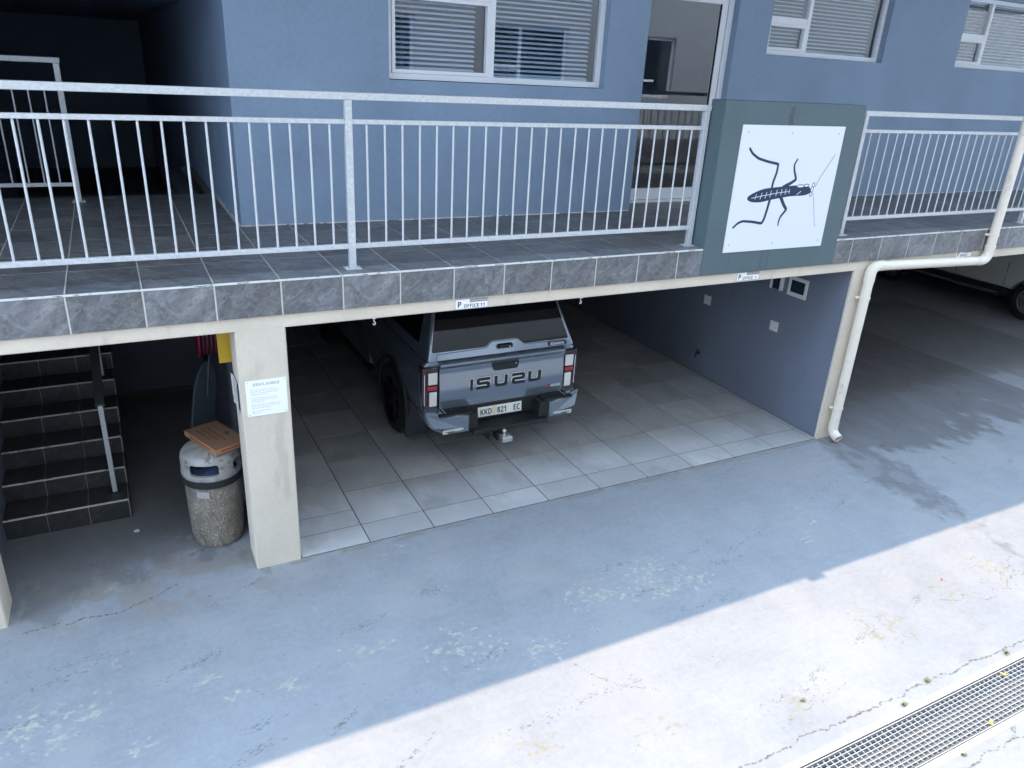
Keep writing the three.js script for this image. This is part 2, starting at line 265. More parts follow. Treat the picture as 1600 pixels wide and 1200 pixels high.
// ---------------------------------------------------------------- the bay's tiled floor
const floorBay = structure('parking_floor');
{
  part('screed', B(1.66, 7.80, GY - 0.05, -0.004, -7.4, -0.006, 0), M.groutDark, floorBay);
  const W = 0.594, x1 = 2.3022; const sets = {};
  function tile(w, d) { const key = w.toFixed(3) + d.toFixed(3); if (!sets[key]) sets[key] = [0, 1, 2, 3, 4, 5].map(() => { const g = new RoundedBoxGeometry(w, 0.012, d, 1, 0.002); return boxUV(g, rr(0, 5), rr(0, 5)); }); return sets[key][Math.floor(R() * 6)]; }
  const zs = [[0.0, -0.286], [-0.286, -0.886], [-0.886, -1.486], [-1.486, -2.086], [-2.086, -2.686], [-2.686, -3.286], [-3.286, -3.886], [-3.886, -4.486], [-4.486, -5.086], [-5.086, -5.686], [-5.686, -6.286], [-6.286, -6.886]];
  for (const [za, zb] of zs) for (let i = -1; i < 10; i++) {
    let xa = x1 + i * 0.6, xb = xa + 0.6; xa = Math.max(xa, 1.71); xb = Math.min(xb, 7.768); if (xb - xa < 0.03) continue;
    const off = i === -1 ? 0.27 : 0; let a = za, b = zb; if (off && za < 0) { a -= off; b -= off; if (za > -0.3) { const m0 = part('floor_tile', tile(xb - xa - 0.009, off - 0.009), M.bayTile[1], floorBay); m0.position.set((xa + xb) / 2, -0.006, za - off / 2); } }
    const m = part('floor_tile', tile(xb - xa - 0.009, a - b - 0.009), M.bayTile[Math.floor(R() * 3)], floorBay); m.position.set((xa + xb) / 2, -0.006, (a + b) / 2);
  }
}

// ---------------------------------------------------------------- walkway: slab, slate tiles, edge
const walk = structure('walkway_floor');
const FX0 = 0.3459, FW = 0.4489;
{
  part('screed', merge([B(-3.2, 1.75, YL - 0.06, YL - 0.0022, -3.8, 0.0, 0), B(1.75, 6.10, YL - 0.06, YL - 0.0022, -2.0, 0.0, 0), B(6.10, 18, YL - 0.06, YL - 0.0022, -2.5, 0.0, 0)]), M.grout, walk);
  const sets = {}; function tile(w, h, d) { const key = [w, h, d].map((q) => q.toFixed(3)).join(); if (!sets[key]) sets[key] = [0, 1, 2, 3].map(() => boxUV(new RoundedBoxGeometry(w, h, d, 1, 0.002), rr(0, 6), rr(0, 6))); return sets[key][Math.floor(R() * 4)]; }
  const rows = [[-0.003, -0.61], [-0.61, -1.11], [-1.11, -1.61], [-1.61, -2.11], [-2.11, -2.61], [-2.61, -3.11], [-3.11, -3.61], [-3.61, -3.8]];
  for (let i = -8; i < 36; i++) for (const [za, zb] of rows) {
    const xa = FX0 + i * FW, xb = xa + FW; let b = zb;
    const lim = xb < 1.8 ? -3.8 : xb < 6.1 ? ZW - 0.02 : -2.45; if (za < lim + 0.05) continue; b = Math.max(zb, lim);
    if (xa > 5.5 && xb < 7.4 && za > -0.1 && false) continue;
    const m = part('floor_tile', tile(FW - 0.008, 0.012, za - b - 0.010), M.slate[Math.floor(R() * 3)], walk); m.position.set((xa + xb) / 2, YL - 0.006, (za + b) / 2);
  }
  // slate facing on the slab's edge, light joints between
  part('facing_mortar', merge([B(-3.2, 5.572, YT, YL - 0.012, -0.02, 0.0115, 0), B(7.362, 18, YT, YL - 0.012, -0.02, 0.0115, 0)]), M.grout, walk);
  const face = (xa, xb) => { const m = part('facing_tile', tile(xb - xa - 0.011, YL - 0.012 - YT, 0.010), M.slate[Math.floor(R() * 3)], walk); m.position.set((xa + xb) / 2, (YT + YL - 0.012) / 2, 0.0095); };
  for (let i = -8; i < 12; i++) { const xa = FX0 + (i - 1) * FW, xb = xa + FW; face(xa, Math.min(xb, 5.574)); }
  face(FX0 + 11 * FW, 5.574);
  let x = 7.362; face(x, 7.62); x = 7.62; while (x < 17.8) { face(x, x + 0.46); x += 0.46; }
  part('edge_trim', B(-3.2, 5.573, YL - 0.012, YL + 0.002, 0.0, 0.016, 0.003), M.trim, walk); part('edge_trim', B(7.363, 18, YL - 0.012, YL + 0.002, 0.0, 0.016, 0.003), M.trim, walk);
}

// ---------------------------------------------------------------- the office building
const bld = thing('office_building', 'grey two storey office building with parking bays under its walkway', 'building');
{
  part('beam', B(-3.2, 18, YB, YT + 0.002, -0.28, 0.0, 0.008), M.beam, bld, 'pale beige beam along the slab edge');
  part('column', B(1.349, 1.708, GY - 0.1, YB + 0.03, -0.34, -0.0015, 0.012), M.beam, bld, 'pale beige square column beside the bin');
  part('column', B(-0.76, -0.385, GY - 0.1, YB + 0.03, -0.34, -0.0015, 0.012), M.beam, bld, 'pale column at the left edge');
  part('column', B(7.7735, 8.03, GY - 0.1, YB + 0.03, -0.035, -0.0015, 0.008), M.beam, bld, 'pale end of the wall behind the downpipe');
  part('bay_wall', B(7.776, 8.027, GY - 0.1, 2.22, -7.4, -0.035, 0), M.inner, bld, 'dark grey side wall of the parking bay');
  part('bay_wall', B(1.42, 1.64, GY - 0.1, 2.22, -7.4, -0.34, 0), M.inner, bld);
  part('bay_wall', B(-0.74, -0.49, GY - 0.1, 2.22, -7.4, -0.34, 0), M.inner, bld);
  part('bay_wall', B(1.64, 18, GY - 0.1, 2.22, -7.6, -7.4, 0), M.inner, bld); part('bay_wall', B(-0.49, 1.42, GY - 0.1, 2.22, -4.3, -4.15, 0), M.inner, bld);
  part('bay_wall', B(18, 18.2, GY - 0.1, ROOF - 0.16, -7.6, 0, 0), M.inner, bld);
  part('bay_wall', B(-3.4, -3.2, GY - 0.1, ROOF - 0.16, -7.6, 0, 0), M.inner, bld);
  part('slab', merge([B(-3.2, 18, 2.22, YL - 0.06, -3.8, -0.28, 0), B(1.72, 18, 2.22, YL - 0.06, -7.6, -3.8, 0), B(-3.2, 18, YT + 0.002, 2.22, -0.28, -0.02, 0), B(-3.2, 18, 2.22, YL - 0.06, -0.28, -0.02, 0)]), M.concrete, bld);
  // upper walls
  const lw = wallShape(1.72, 6.06, YL - 0.03, SOFFIT, [[3.15, 5.55, 3.72, 5.05]], 0.22); lw.translate(0, 0, ZW - 0.22); part('wall', boxUV(lw), M.wall, bld);
  part('wall', B(1.72, 1.94, YL - 0.03, SOFFIT, -7.6, ZW - 0.22, 0), M.wall, bld);
  part('wall', B(5.84, 6.06, YL - 0.03, SOFFIT, -2.62, ZW - 0.22, 0), M.wall, bld);
  const rw = wallShape(7.635, 18, YL - 0.03, SOFFIT, [[8.17, 10.30, 4.195, 5.15], [11.86, 14.3, 4.215, 5.15]], 0.22); rw.translate(0, 0, ZR - 0.22); part('wall', boxUV(rw), M.wall, bld);
  part('wall', B(6.06, 7.635, 4.86, SOFFIT, -2.62, ZD - 0.04, 0), M.wall, bld);
  part('wall', B(7.635, 7.855, YL - 0.03, SOFFIT, -2.62, ZR - 0.22, 0), M.wall, bld);
  part('wall', B(1.72, 18, YL - 0.06, SOFFIT, -7.6, -7.4, 0), M.wall, bld);
  part('skirting_joint', B(1.725, 6.055, YL + 0.0005, YL + 0.011, ZW + 0.0005, ZW + 0.007, 0.001), M.trim, bld); part('skirting_joint', B(7.64, 17.9, YL + 0.0005, YL + 0.011, ZR + 0.0005, ZR + 0.007, 0.001), M.trim, bld); part('skirting_joint', B(1.712, 1.7195, YL + 0.0005, YL + 0.011, -3.8, ZW, 0.001), M.trim, bld);
  // the covered passage at the left; low ceiling and deep end shaped to darken it
  part('passage_ceiling', B(-3.2, 1.72, 4.42, SOFFIT, -7.4, ZW - 0.05, 0), M.wall, bld); part('passage_ceiling', B(-3.3, 2.2, 4.425, 5.4, -16.3, -7.3, 0), M.wall, bld); part('passage_wall', B(1.723, 2.3, 0, 4.6, -16.1, -7.5, 0), M.wall, bld); part('added_passage_floor', B(-3.3, 2.2, 0.9, 1.1, -16.1, -7.35, 0), M.concrete, bld);  // rear stretch of ceiling, wall and floor added so the passage goes dark
  part('passage_wall', B(-3.2, -1.6, YL - 0.05, 4.42, -7.4, ZW - 0.4, 0), M.wall, bld); part('passage_wall', B(-3.3, -1.603, 0, 4.6, -16.1, -7.3, 0), M.wall, bld);
  part('passage_wall', B(-1.8, 2.0, 0, 4.6, -16.3, -16, 0), M.wall, bld);  // added end wall, set far back so that little light returns
  const roof = part('roof', B(-3.4, 18.2, SOFFIT, ROOF, -7.6, 0.72, 0), M.roof, bld);
  part('soffit_board', B(-3.2, 18, SOFFIT - 0.012, SOFFIT - 0.001, -2.6, 0.70, 0), M.soffit, bld);
  part('gutter', merge([B(-3.4, 18.2, ROOF - 0.15, ROOF - 0.01, 0.835, 0.84, 0), B(-3.4, 18.2, ROOF - 0.15, ROOF - 0.145, 0.72, 0.835, 0), B(5.66, 5.84, ROOF - 0.16, ROOF + 0.0, 0.835, 0.90, 0.01)]), M.pvc, roof);
}
// windows and the glass door
function windowUnit(x0, x1, y0, y1, z, mull, bars, label) { // bars: [y0, y1] of the crossbar in the left light; sash at lower left
  const w = new THREE.Group(); w.name = 'window'; if (label) w.userData.label = label; bld.add(w);
  const f = 0.055, zf = z + 0.03, zb = z - 0.03, fr = (a, b, c, d, n = 'frame', zz = [zb, zf]) => part(n, B(a, b, c, d, zz[0], zz[1], 0.004), M.alu, w);
  fr(x0, x1, y0, y0 + f); fr(x0, x1, y1 - f, y1); fr(x0, x0 + f, y0 + f, y1 - f); fr(x1 - f, x1, y0 + f, y1 - f);
  fr(mull, mull + 0.06, y0 + f, y1 - f, 'mullion', [zb + 0.002, zf + 0.002]);
  fr(x0 + f, mull, bars[0], bars[1], 'transom', [zb + 0.001, zf - 0.002]);
  const s = 0.035; // opening sash in the lower left light
  const a = x0 + f, b = mull, c = y0 + f, d = bars[0];
  part('sash', merge([B(a + 0.002, b - 0.002, c + 0.001, c + s, z - 0.02, z + 0.042, 0.003), B(a + 0.002, b - 0.002, d - s, d - 0.001, z - 0.02, z + 0.042, 0.003), B(a + 0.002, a + s, c + s, d - s, z - 0.02, z + 0.042, 0.003), B(b - s, b - 0.002, c + s, d - s, z - 0.02, z + 0.042, 0.003)]), M.alu, w);
  const pane = (p, q, r, t) => { part('pane', B(p, q, r, t, z - 0.003, z + 0.003, 0), M.glass, w); };
  pane(a + s, b - s, c + s, d - s); pane(a, b, bars[1], y1 - f); pane(mull + 0.06, x1 - f, y0 + f, y1 - f);
}
windowUnit(3.15, 5.55, 3.725, 5.05, ZW - 0.12, 4.215, [4.45, 4.53], 'white framed window left of the glass door');
windowUnit(8.17, 10.30, 4.20, 5.15, ZR - 0.12, 8.87, [4.56, 4.64], 'white framed window right of the insect sign');
windowUnit(11.86, 14.3, 4.22, 5.15, ZR - 0.12, 12.52, [4.60, 4.68], 'white framed window at the right edge');
function blind(x0, x1, y0, y1, z, label, tilt) {
  const t = thing('window_blind', label, 'blind', [0, 0, 0], 'venetian blinds behind the office windows');
  const g = new THREE.BoxGeometry(x1 - x0, 0.0022, 0.048); g.rotateX(tilt);
  for (let y = y0 + 0.03, k = 0; y < y1 - 0.05; y += 0.0445, k++) { const m = part('slat', g, M.slat, t); m.position.set((x0 + x1) / 2 + rr(-0.002, 0.002), y, z); m.rotation.z = rr(-0.0012, 0.0012); }
  part('bottom_rail', B(x0, x1, y0, y0 + 0.014, z - 0.02, z + 0.02, 0.003), M.slat, t); part('head_rail', B(x0, x1, y1 - 0.04, y1, z - 0.025, z + 0.025, 0.003), M.slat, t);
  for (const f of [0.16, 0.72]) part('cord', cyl([x0 + (x1 - x0) * f, y0, z + 0.027], [x0 + (x1 - x0) * f, y1, z + 0.027], 0.0018, 0.0018, 6), M.cord, t);
}
blind(3.19, 4.10, 3.80, 5.02, ZW - 0.20, 'pale venetian blind in the left light of the window beside the door', 0.42);
blind(4.30, 5.44, 3.78, 5.02, ZW - 0.20, 'pale venetian blind in the wide light of the window beside the door', 0.42);
blind(8.22, 8.86, 4.25, 5.12, ZR - 0.20, 'narrow venetian blind in the window right of the insect sign', 0.36);
blind(8.97, 10.16, 4.25, 5.12, ZR - 0.20, 'wide venetian blind in the window right of the insect sign', 0.36);
blind(11.92, 12.50, 4.28, 5.12, ZR - 0.20, 'narrow venetian blind in the window at the right edge', 0.36);
blind(12.62, 14.2, 4.28, 5.12, ZR - 0.20, 'wide venetian blind in the window at the right edge', 0.36);
{
  const d = new THREE.Group(); d.name = 'door'; d.userData.label = 'glass door in a white aluminium frame'; bld.add(d);
  const z = ZD; const fr = (a, b, c, e, n, q = 0) => part(n, B(a, b, c, e, z - 0.035, z + 0.03 + q, 0.004), M.alu, d);
  fr(6.065, 6.13, YL, 4.86, 'frame'); fr(7.555, 7.632, YL, 4.86, 'frame'); fr(6.13, 7.555, 4.80, 4.86, 'frame'); fr(6.13, 7.555, YL, YL + 0.03, 'sill', 0.03);
  fr(6.14, 6.225, YL + 0.035, 4.79, 'stile', -0.012); fr(7.46, 7.545, YL + 0.035, 4.79, 'stile', -0.012); fr(6.225, 7.46, YL + 0.035, YL + 0.17, 'bottom_rail', -0.014); fr(6.225, 7.46, 4.70, 4.79, 'top_rail', -0.014);
  for (const x of [6.225, 7.448]) part('gasket', B(x, x + 0.012, YL + 0.17, 4.7, z - 0.01, z + 0.012, 0), M.gasket, d);
  part('pane', B(6.237, 7.448, YL + 0.171, 4.699, z - 0.003, z + 0.003, 0), M.glass, d);
  part('handle', merge([B(6.16, 6.205, 3.70, 3.93, z + 0.018, z + 0.032, 0.004), cyl([6.183, 3.82, z + 0.03], [6.183, 3.82, z + 0.075], 0.011), B(6.17, 6.52, 3.808, 3.834, z + 0.068, z + 0.086, 0.006)]), M.alu, d);
}

// ---------------------------------------------------------------- wall with the insect sign
{
  const w = single('sign_wall', B(5.574, 7.36, YT + 0.003, 3.72, -0.17, 0.022, 0.008), M.panelWall, 'teal grey rendered balustrade wall carrying the insect sign', 'wall');
  const sw = 1.312, sh = 1.163;
  const tex = canvasTex(1024, 908, (c, W, H) => {
    c.fillStyle = '#dfe0e2'; c.fillRect(0, 0, W, H);
    const ink = '#10294a'; c.lineCap = 'round'; c.lineJoin = 'round';
    const P = (p) => [p[0] * W, p[1] * H];
    const line = (pts, wid, col = ink) => { c.strokeStyle = col; c.lineWidth = wid; c.beginPath(); pts.forEach((p, i) => { const q = P(p); i ? c.lineTo(...q) : c.moveTo(...q); }); c.stroke(); };
    const smooth = (pts, w0, w1) => { const q = new THREE.CatmullRomCurve3(pts.map((p) => new THREE.Vector3(p[0], p[1], 0)), false, 'catmullrom', 0.25).getPoints(60); for (let i = 0; i < 60; i++) line([[q[i].x, q[i].y], [q[i + 1].x, q[i + 1].y]], 1.22 * (w0 + (w1 - w0) * i / 60)); };
    smooth([[0.094, 0.177], [0.127, 0.214], [0.192, 0.252], [0.29, 0.278], [0.383, 0.296], [0.389, 0.310], [0.387, 0.369], [0.372, 0.432], [0.365, 0.51]], 14, 17);
    smooth([[0.571, 0.261], [0.551, 0.303], [0.56, 0.348], [0.590, 0.412], [0.588, 0.425], [0.549, 0.45], [0.484, 0.48], [0.44, 0.52]], 11, 24);
    smooth([[0.372, 0.55], [0.36, 0.651], [0.346, 0.735], [0.333, 0.765], [0.318, 0.771], [0.236, 0.756], [0.141, 0.747], [0.097, 0.762], [0.058, 0.795]], 19, 13);
    smooth([[0.465, 0.55], [0.517, 0.626], [0.547, 0.660], [0.547, 0.674], [0.508, 0.725], [0.497, 0.765], [0.498, 0.798]], 24, 9);
    c.fillStyle = ink; c.beginPath();
    const body = new THREE.CatmullRomCurve3([[0.152, 0.564], [0.19, 0.534], [0.291, 0.499], [0.414, 0.487], [0.54, 0.480], [0.636, 0.477], [0.72, 0.482], [0.756, 0.503], [0.76, 0.53], [0.703, 0.548], [0.589, 0.55], [0.494, 0.559], [0.37, 0.576], [0.279, 0.591], [0.195, 0.587]].map((p) => new THREE.Vector3(p[0], p[1], 0)), true, 'catmullrom', 0.5).getPoints(120);
    body.forEach((p, i) => i ? c.lineTo(p.x * W, p.y * H) : c.moveTo(p.x * W, p.y * H)); c.closePath(); c.fill(); c.strokeStyle = ink; c.lineWidth = 12; c.stroke();
    const wh = '#dfe0e2'; line([[0.188, 0.563], [0.271, 0.55], [0.362, 0.537], [0.454, 0.525], [0.549, 0.518]], 5, wh);
    for (const [a, b] of [[[0.229, 0.535], [0.222, 0.572]], [[0.281, 0.524], [0.272, 0.572]], [[0.327, 0.52], [0.318, 0.566]], [[0.369, 0.511], [0.364, 0.558]], [[0.426, 0.504], [0.421, 0.55]], [[0.472, 0.499], [0.470, 0.545]], [[0.512, 0.498], [0.511, 0.54]], [[0.549, 0.503], [0.549, 0.533]]]) line([a, b], 6, wh);
    line([[0.632, 0.545], [0.667, 0.520]], 6, wh);
    c.strokeStyle = ink; c.lineWidth = 5; for (const [x, y, a, b] of [[0.655, 0.478, 0.04, 0.012], [0.715, 0.474, 0.025, 0.012]]) { c.beginPath(); c.ellipse(x * W, y * H, a * W, b * H, 0, 0, 7); c.fillStyle = wh; c.fill(); c.stroke(); }
    for (const [x, y, b] of [[0.786, 0.472, 0.020], [0.780, 0.508, 0.024], [0.776, 0.545, 0.018]]) { c.beginPath(); c.ellipse(x * W, y * H, 0.013 * W, b * H, 0.15, 0, 7); c.fillStyle = wh; c.fill(); c.stroke(); }
    line([[0.75, 0.508], [0.768, 0.506]], 9);
    line([[0.806, 0.488], [0.847, 0.394], [0.894, 0.317], [0.952, 0.221]], 4); line([[0.797, 0.535], [0.82, 0.60], [0.846, 0.69], [0.888, 0.828]], 3.5, '#5d5a86');
  });
  const s = thing('insect_sign', 'white square sign with a dark blue long-legged insect', 'sign', [6.461, 2.939, 0.022]);
  part('board', plate(sw, sh, 0.008), plateMats(tex, lin(0.7, 0.7, 0.7), 0.35), s).position.z = 0.0045;
  for (const [u, v] of [[0.055, 0.054], [0.472, 0.056], [0.944, 0.058], [0.045, 0.939], [0.471, 0.946], [0.948, 0.947]]) part('screw', cyl([(u - 0.5) * sw, (0.5 - v) * sh, 0.007], [(u - 0.5) * sw, (0.5 - v) * sh, 0.0115], 0.007, 0.006, 10), M.screw, s);
}

// ---------------------------------------------------------------- railings
function railing(label, xa, xb, z, posts, group, opt = {}) {
  const t = thing('steel_railing', label, 'railing', [0, YL, 0], group), mt = opt.mat ?? M.galv, H = opt.h ?? 1.262;
  const hw = opt.rail ?? 0.026;
  part('top_rail', B(xa - (opt.over ?? 0.02), xb + (opt.over ?? 0.02), H - 0.05, H, z - hw, z + hw, 0.006), mt, t);
  const ps = [...posts]; const spans = []; for (let i = 0; i < ps.length - 1; i++) spans.push([ps[i], ps[i + 1]]);
  for (const p of ps) {
    const m = part('post', B(p - 0.026, p + 0.026, 0.008, H - 0.05, z - 0.024, z + 0.024, 0.004), mt, t);
    part('base_plate', merge([B(p - 0.06, p + 0.06, 0, 0.008, z - 0.05, z + 0.05, 0.002), cyl([p - 0.043, 0.008, z], [p - 0.043, 0.018, z], 0.008), cyl([p + 0.043, 0.008, z], [p + 0.043, 0.018, z], 0.008)]), mt, m);
  }
  const bal = cyl([0, 0.19, 0], [0, 1.055, 0], 0.0085, 0.0085, 10), [y0, y1] = opt.low ?? [0.155, 0.192], [m0, m1] = opt.mid ?? [1.05, 1.083];
  for (const [a, b] of spans) {
    part('middle_rail', B(a + 0.026, b - 0.026, m0, m1, z - 0.016, z + 0.016, 0.004), mt, t);
    part('bottom_rail', B(a + 0.026, b - 0.026, y0, y1, z - 0.018, z + 0.018, 0.004), mt, t);
    const n = Math.round((b - a) / 0.1359); for (let i = 1; i < n; i++) { const q = part('baluster', bal, mt, t); q.position.set(a + (b - a) * i / n + rr(-0.002, 0.002), 0, z + rr(-0.001, 0.001)); q.rotation.z = rr(-0.003, 0.003); }
  }
  return t;
}
railing('long galvanised railing along the walkway left of the insect sign', -2.98, 5.545, -0.166, [-0.99, 2.268, 5.53].concat([]), 'galvanised walkway railings');
railing('galvanised railing right of the insect sign, crossed by the downpipe', 7.60, 14.2, -0.166, [7.61, 10.87, 14.13], 'galvanised walkway railings');
railing('short galvanised railing deep in the dark passage at upper left', -1.55, 0.40, -3.46, [-1.5, 0.385], 'galvanised walkway railings', { h: 1.345 });

// ---------------------------------------------------------------- downpipe
{
  const t = thing('downpipe', 'white plastic downpipe running down in front of the beam and wall end', 'pipe');
  const r = 0.052, xr = 9.99, xl = 7.945, z = 0.07;
  part('upper_pipe', cyl([xr, 2.16, z], [xr - 0.02, 5.02, z], r, r, 20), M.pvc, t); part('swan_neck', tube([[xr - 0.02, 5.0, z], [xr - 0.02, 5.1, z + 0.04], [xr - 0.02, 5.3, 0.70], [xr - 0.02, 5.36, 0.76], [xr - 0.02, ROOF - 0.14, 0.775]], r, 24, 16), M.pvc, t);
  part('elbow', merge([tube([[xr, 2.20, z], [xr, 2.12, z], [xr - 0.035, 2.055, z], [xr - 0.11, 2.035, z], [xr - 0.2, 2.035, z]], r + 0.005, 24, 18), cyl([xr, 2.185, z], [xr, 2.215, z], r + 0.009, r + 0.009, 20)]), M.pvc, t);
  part('cross_pipe', cyl([xr - 0.15, 2.035, z], [xl + 0.12, 2.092, z], r, r, 20), M.pvc, t);
  part('elbow', tube([[xl + 0.18, 2.091, z], [xl + 0.10, 2.092, z], [xl + 0.02, 2.07, z], [xl, 2.0, z], [xl, 1.92, z]], r + 0.005, 24, 18), M.pvc, t);
  part('lower_pipe', cyl([xl, 0.16, z], [xl, 1.96, z], r, r, 20), M.pvc, t);
  const shoe = tube([[xl, 0.22, z], [xl, 0.13, z], [xl, 0.075, z + 0.03], [xl - 0.005, 0.04, z + 0.11]], r + 0.004, 20, 18); part('shoe', shoe, M.pvc, t);
  for (const [x, y] of [[xl, 1.74], [xl, 0.40], [xr - 0.002, 2.34]]) part('bracket', merge([cyl([x, y - 0.012, z], [x, y + 0.012, z], r + 0.006, r + 0.006, 20), B(x - 0.085, x - 0.04, y - 0.012, y + 0.012, z - 0.06, z - 0.02, 0.003)]), M.pvc, t);
}

// ---------------------------------------------------------------- small signs and fittings
function officeSign(x, y, txt, label) {
  const tex = canvasTex(512, 148, (c, W, H) => { c.fillStyle = '#ece9e2'; c.fillRect(0, 0, W, H); c.strokeStyle = '#55504a'; c.lineWidth = 4; c.strokeRect(3, 3, W - 6, H - 6); c.fillStyle = '#26262a'; c.font = 'bold 118px sans-serif'; c.textBaseline = 'middle'; c.fillText('P', 30, 78); c.fillStyle = '#7d6f70'; c.fillRect(222, 8, 280, 46); c.fillStyle = '#d9d2cf'; for (let i = 0; i < 9; i++) c.fillRect(234 + i * 29, 25, 20 + (i % 3) * 3, 10); c.fillStyle = '#232328'; c.font = 'bold 70px sans-serif'; c.fillText(txt, 132, 106); });
  const t = thing('parking_sign', label, 'sign', [x, y, 0.0], 'office parking signs on the beam');
  part('board', plate(0.295, 0.085, 0.005), plateMats(tex, lin(0.6, 0.6, 0.58)), t).position.z = 0.003;
}
officeSign(3.203, 2.088, 'OFFICE 11', 'small white parking sign reading OFFICE 11 above the pickup');
officeSign(6.21, 2.096, 'OFFICE  1', 'small white parking sign reading OFFICE 1 under the insect sign');
officeSign(9.62, 2.118, 'OFFICE', 'small white parking sign above the horizontal downpipe');
{
  const tex = canvasTex(620, 600, (c, W, H) => { c.fillStyle = '#f1efe8'; c.fillRect(0, 0, W, H); c.fillStyle = '#8d8a88'; c.font = 'bold 62px serif'; c.textAlign = 'center'; c.fillText('DISCLAIMER', W / 2, 92); c.fillStyle = '#bdb9b2'; const rows = [[150, .78], [180, .8], [210, .74], [240, .5], [292, .8], [322, .76], [352, .34], [402, .86], [432, .8], [462, .5], [512, .58], [542, .3]]; const r = mulberry(3); for (const [y, w] of rows) { let x = 70; while (x < 70 + w * 500) { const l = 12 + r() * 42; c.fillRect(x, y, l, 9); x += l + 9; } } });
  const t = thing('disclaimer_notice', 'white DISCLAIMER notice on the front of the column', 'notice', [1.535, 1.505, 0.0]);
  part('board', plate(0.298, 0.29, 0.004), plateMats(tex, lin(0.7, 0.7, 0.68)), t).position.z = 0.0012;
  for (const [x, y] of [[-0.135, 0.13], [0.135, 0.13], [-0.135, -0.13], [0.135, -0.13]]) part('screw', cyl([x, y, 0.003], [x, y, 0.006], 0.004, 0.004, 8), M.screw, t);
  const tex2 = canvasTex(256, 300, (c, W, H) => { c.fillStyle = '#cfcbc3'; c.fillRect(0, 0, W, H); c.fillStyle = '#6f6c69'; for (let i = 0; i < 8; i++) c.fillRect(26, 40 + i * 28, 150 + (i * 37) % 50, 8); });
  const t2 = thing('side_notice', 'crumpled paper notice on the shaded side of the column', 'notice', [1.349, 1.50, -0.155]);
  const pg = new THREE.PlaneGeometry(0.26, 0.24, 10, 8); { const p = pg.attributes.position; for (let i = 0; i < p.count; i++) { const x = p.getX(i), y = p.getY(i); p.setZ(i, 0.006 + 0.007 * noise(x * 22 + 5, y * 22) + 0.012 * Math.pow(Math.abs(x) / 0.13, 3)); } pg.computeVertexNormals(); } pg.rotateY(-Math.PI / 2);
  part('sheet', pg, std({ map: tex2, roughness: 0.6, side: THREE.DoubleSide }), t2);
  part('backing', B(-0.004, 0, -0.12, 0.12, -0.13, 0.13, 0.001), M.whitePlastic, t2);
}
{ // fittings on the bay's right wall (its face is x = 7.776)
  const X = 7.776;
  const db = thing('distribution_board', 'white distribution board with a dark window on the bay wall', 'fuse box', [X, 1.656, -0.71]);
  part('frame', merge([B(-0.016, 0, -0.118, -0.07, -0.145, 0.145, 0.004), B(-0.016, 0, 0.075, 0.118, -0.145, 0.145, 0.004), B(-0.016, 0, -0.07, 0.075, -0.145, -0.105, 0.004), B(-0.016, 0, -0.07, 0.075, 0.105, 0.145, 0.004)]), M.whitePlastic, db);
  part('window', B(-0.010, 0, -0.071, 0.076, -0.106, 0.106, 0.002), M.smoke, db); part('latch', B(-0.021, -0.014, -0.086, -0.074, -0.03, 0.03, 0.002), M.whitePlastic, db);
  const mt = thing('meter_box', 'white framed meter box half hidden by the beam', 'meter', [X, 1.665, -1.02]);
  part('frame', merge([B(-0.05, 0, -0.11, 0.12, 0.065, 0.09, 0.004), B(-0.05, 0, -0.11, 0.12, -0.09, -0.065, 0.004), B(-0.05, 0, 0.09, 0.12, -0.065, 0.065, 0.004)]), M.whitePlastic, mt);
  part('meter', merge([B(-0.03, 0, -0.105, 0.09, -0.064, 0.064, 0.003), cyl([-0.03, 0.0, 0], [-0.046, 0.0, 0], 0.05, 0.048, 20)]), M.smoke, mt);
  for (const [y, z, l] of [[1.098, -0.955, 'square blank cover plate nearer the front of the bay wall'], [1.078, -2.19, 'square blank cover plate farther back on the bay wall']]) { const p = thing('cover_plate', l, 'cover plate', [X, y, z], 'blank plates on the bay wall'); part('plate', B(-0.012, 0, -0.062, 0.062, -0.065, 0.065, 0.004), M.whitePlastic, p); for (const q of [-0.045, 0.045]) part('screw', cyl([-0.0115, 0, q], [-0.0135, 0, q], 0.004, 0.004, 8), M.screw, p); }
  const so = thing('wall_tap', 'small dark tap low on the bay wall', 'tap', [X, 0.30, -2.19]);
  part('body', merge([cyl([0, 0, 0], [-0.07, 0, 0], 0.014), cyl([-0.07, 0.01, 0], [-0.075, -0.05, 0], 0.011), cyl([-0.045, 0, 0], [-0.045, 0.04, 0], 0.008)]), M.darkPlastic, so); part('handle', B(-0.055, -0.035, 0.038, 0.048, -0.035, 0.035, 0.004), M.darkPlastic, so);
  for (const [x, l] of [[4.281, 'small pale hook under the beam right of the pickup'], [2.386, 'thin pale wire hook under the beam left of the pickup']]) { const h = thing('ceiling_hook', l, 'hook', [x, YB, -0.03], 'hooks under the beam'); part('plate', B(-0.014, 0.014, -0.01, 0.0, -0.014, 0.014, 0.002), M.whitePlastic, h); part('hook', tube([[0, -0.005, 0], [0, -0.03, 0], [0.012, -0.045, 0], [0.004, -0.06, 0], [-0.01, -0.05, 0]], 0.004, 16, 8), M.whitePlastic, h); }
}

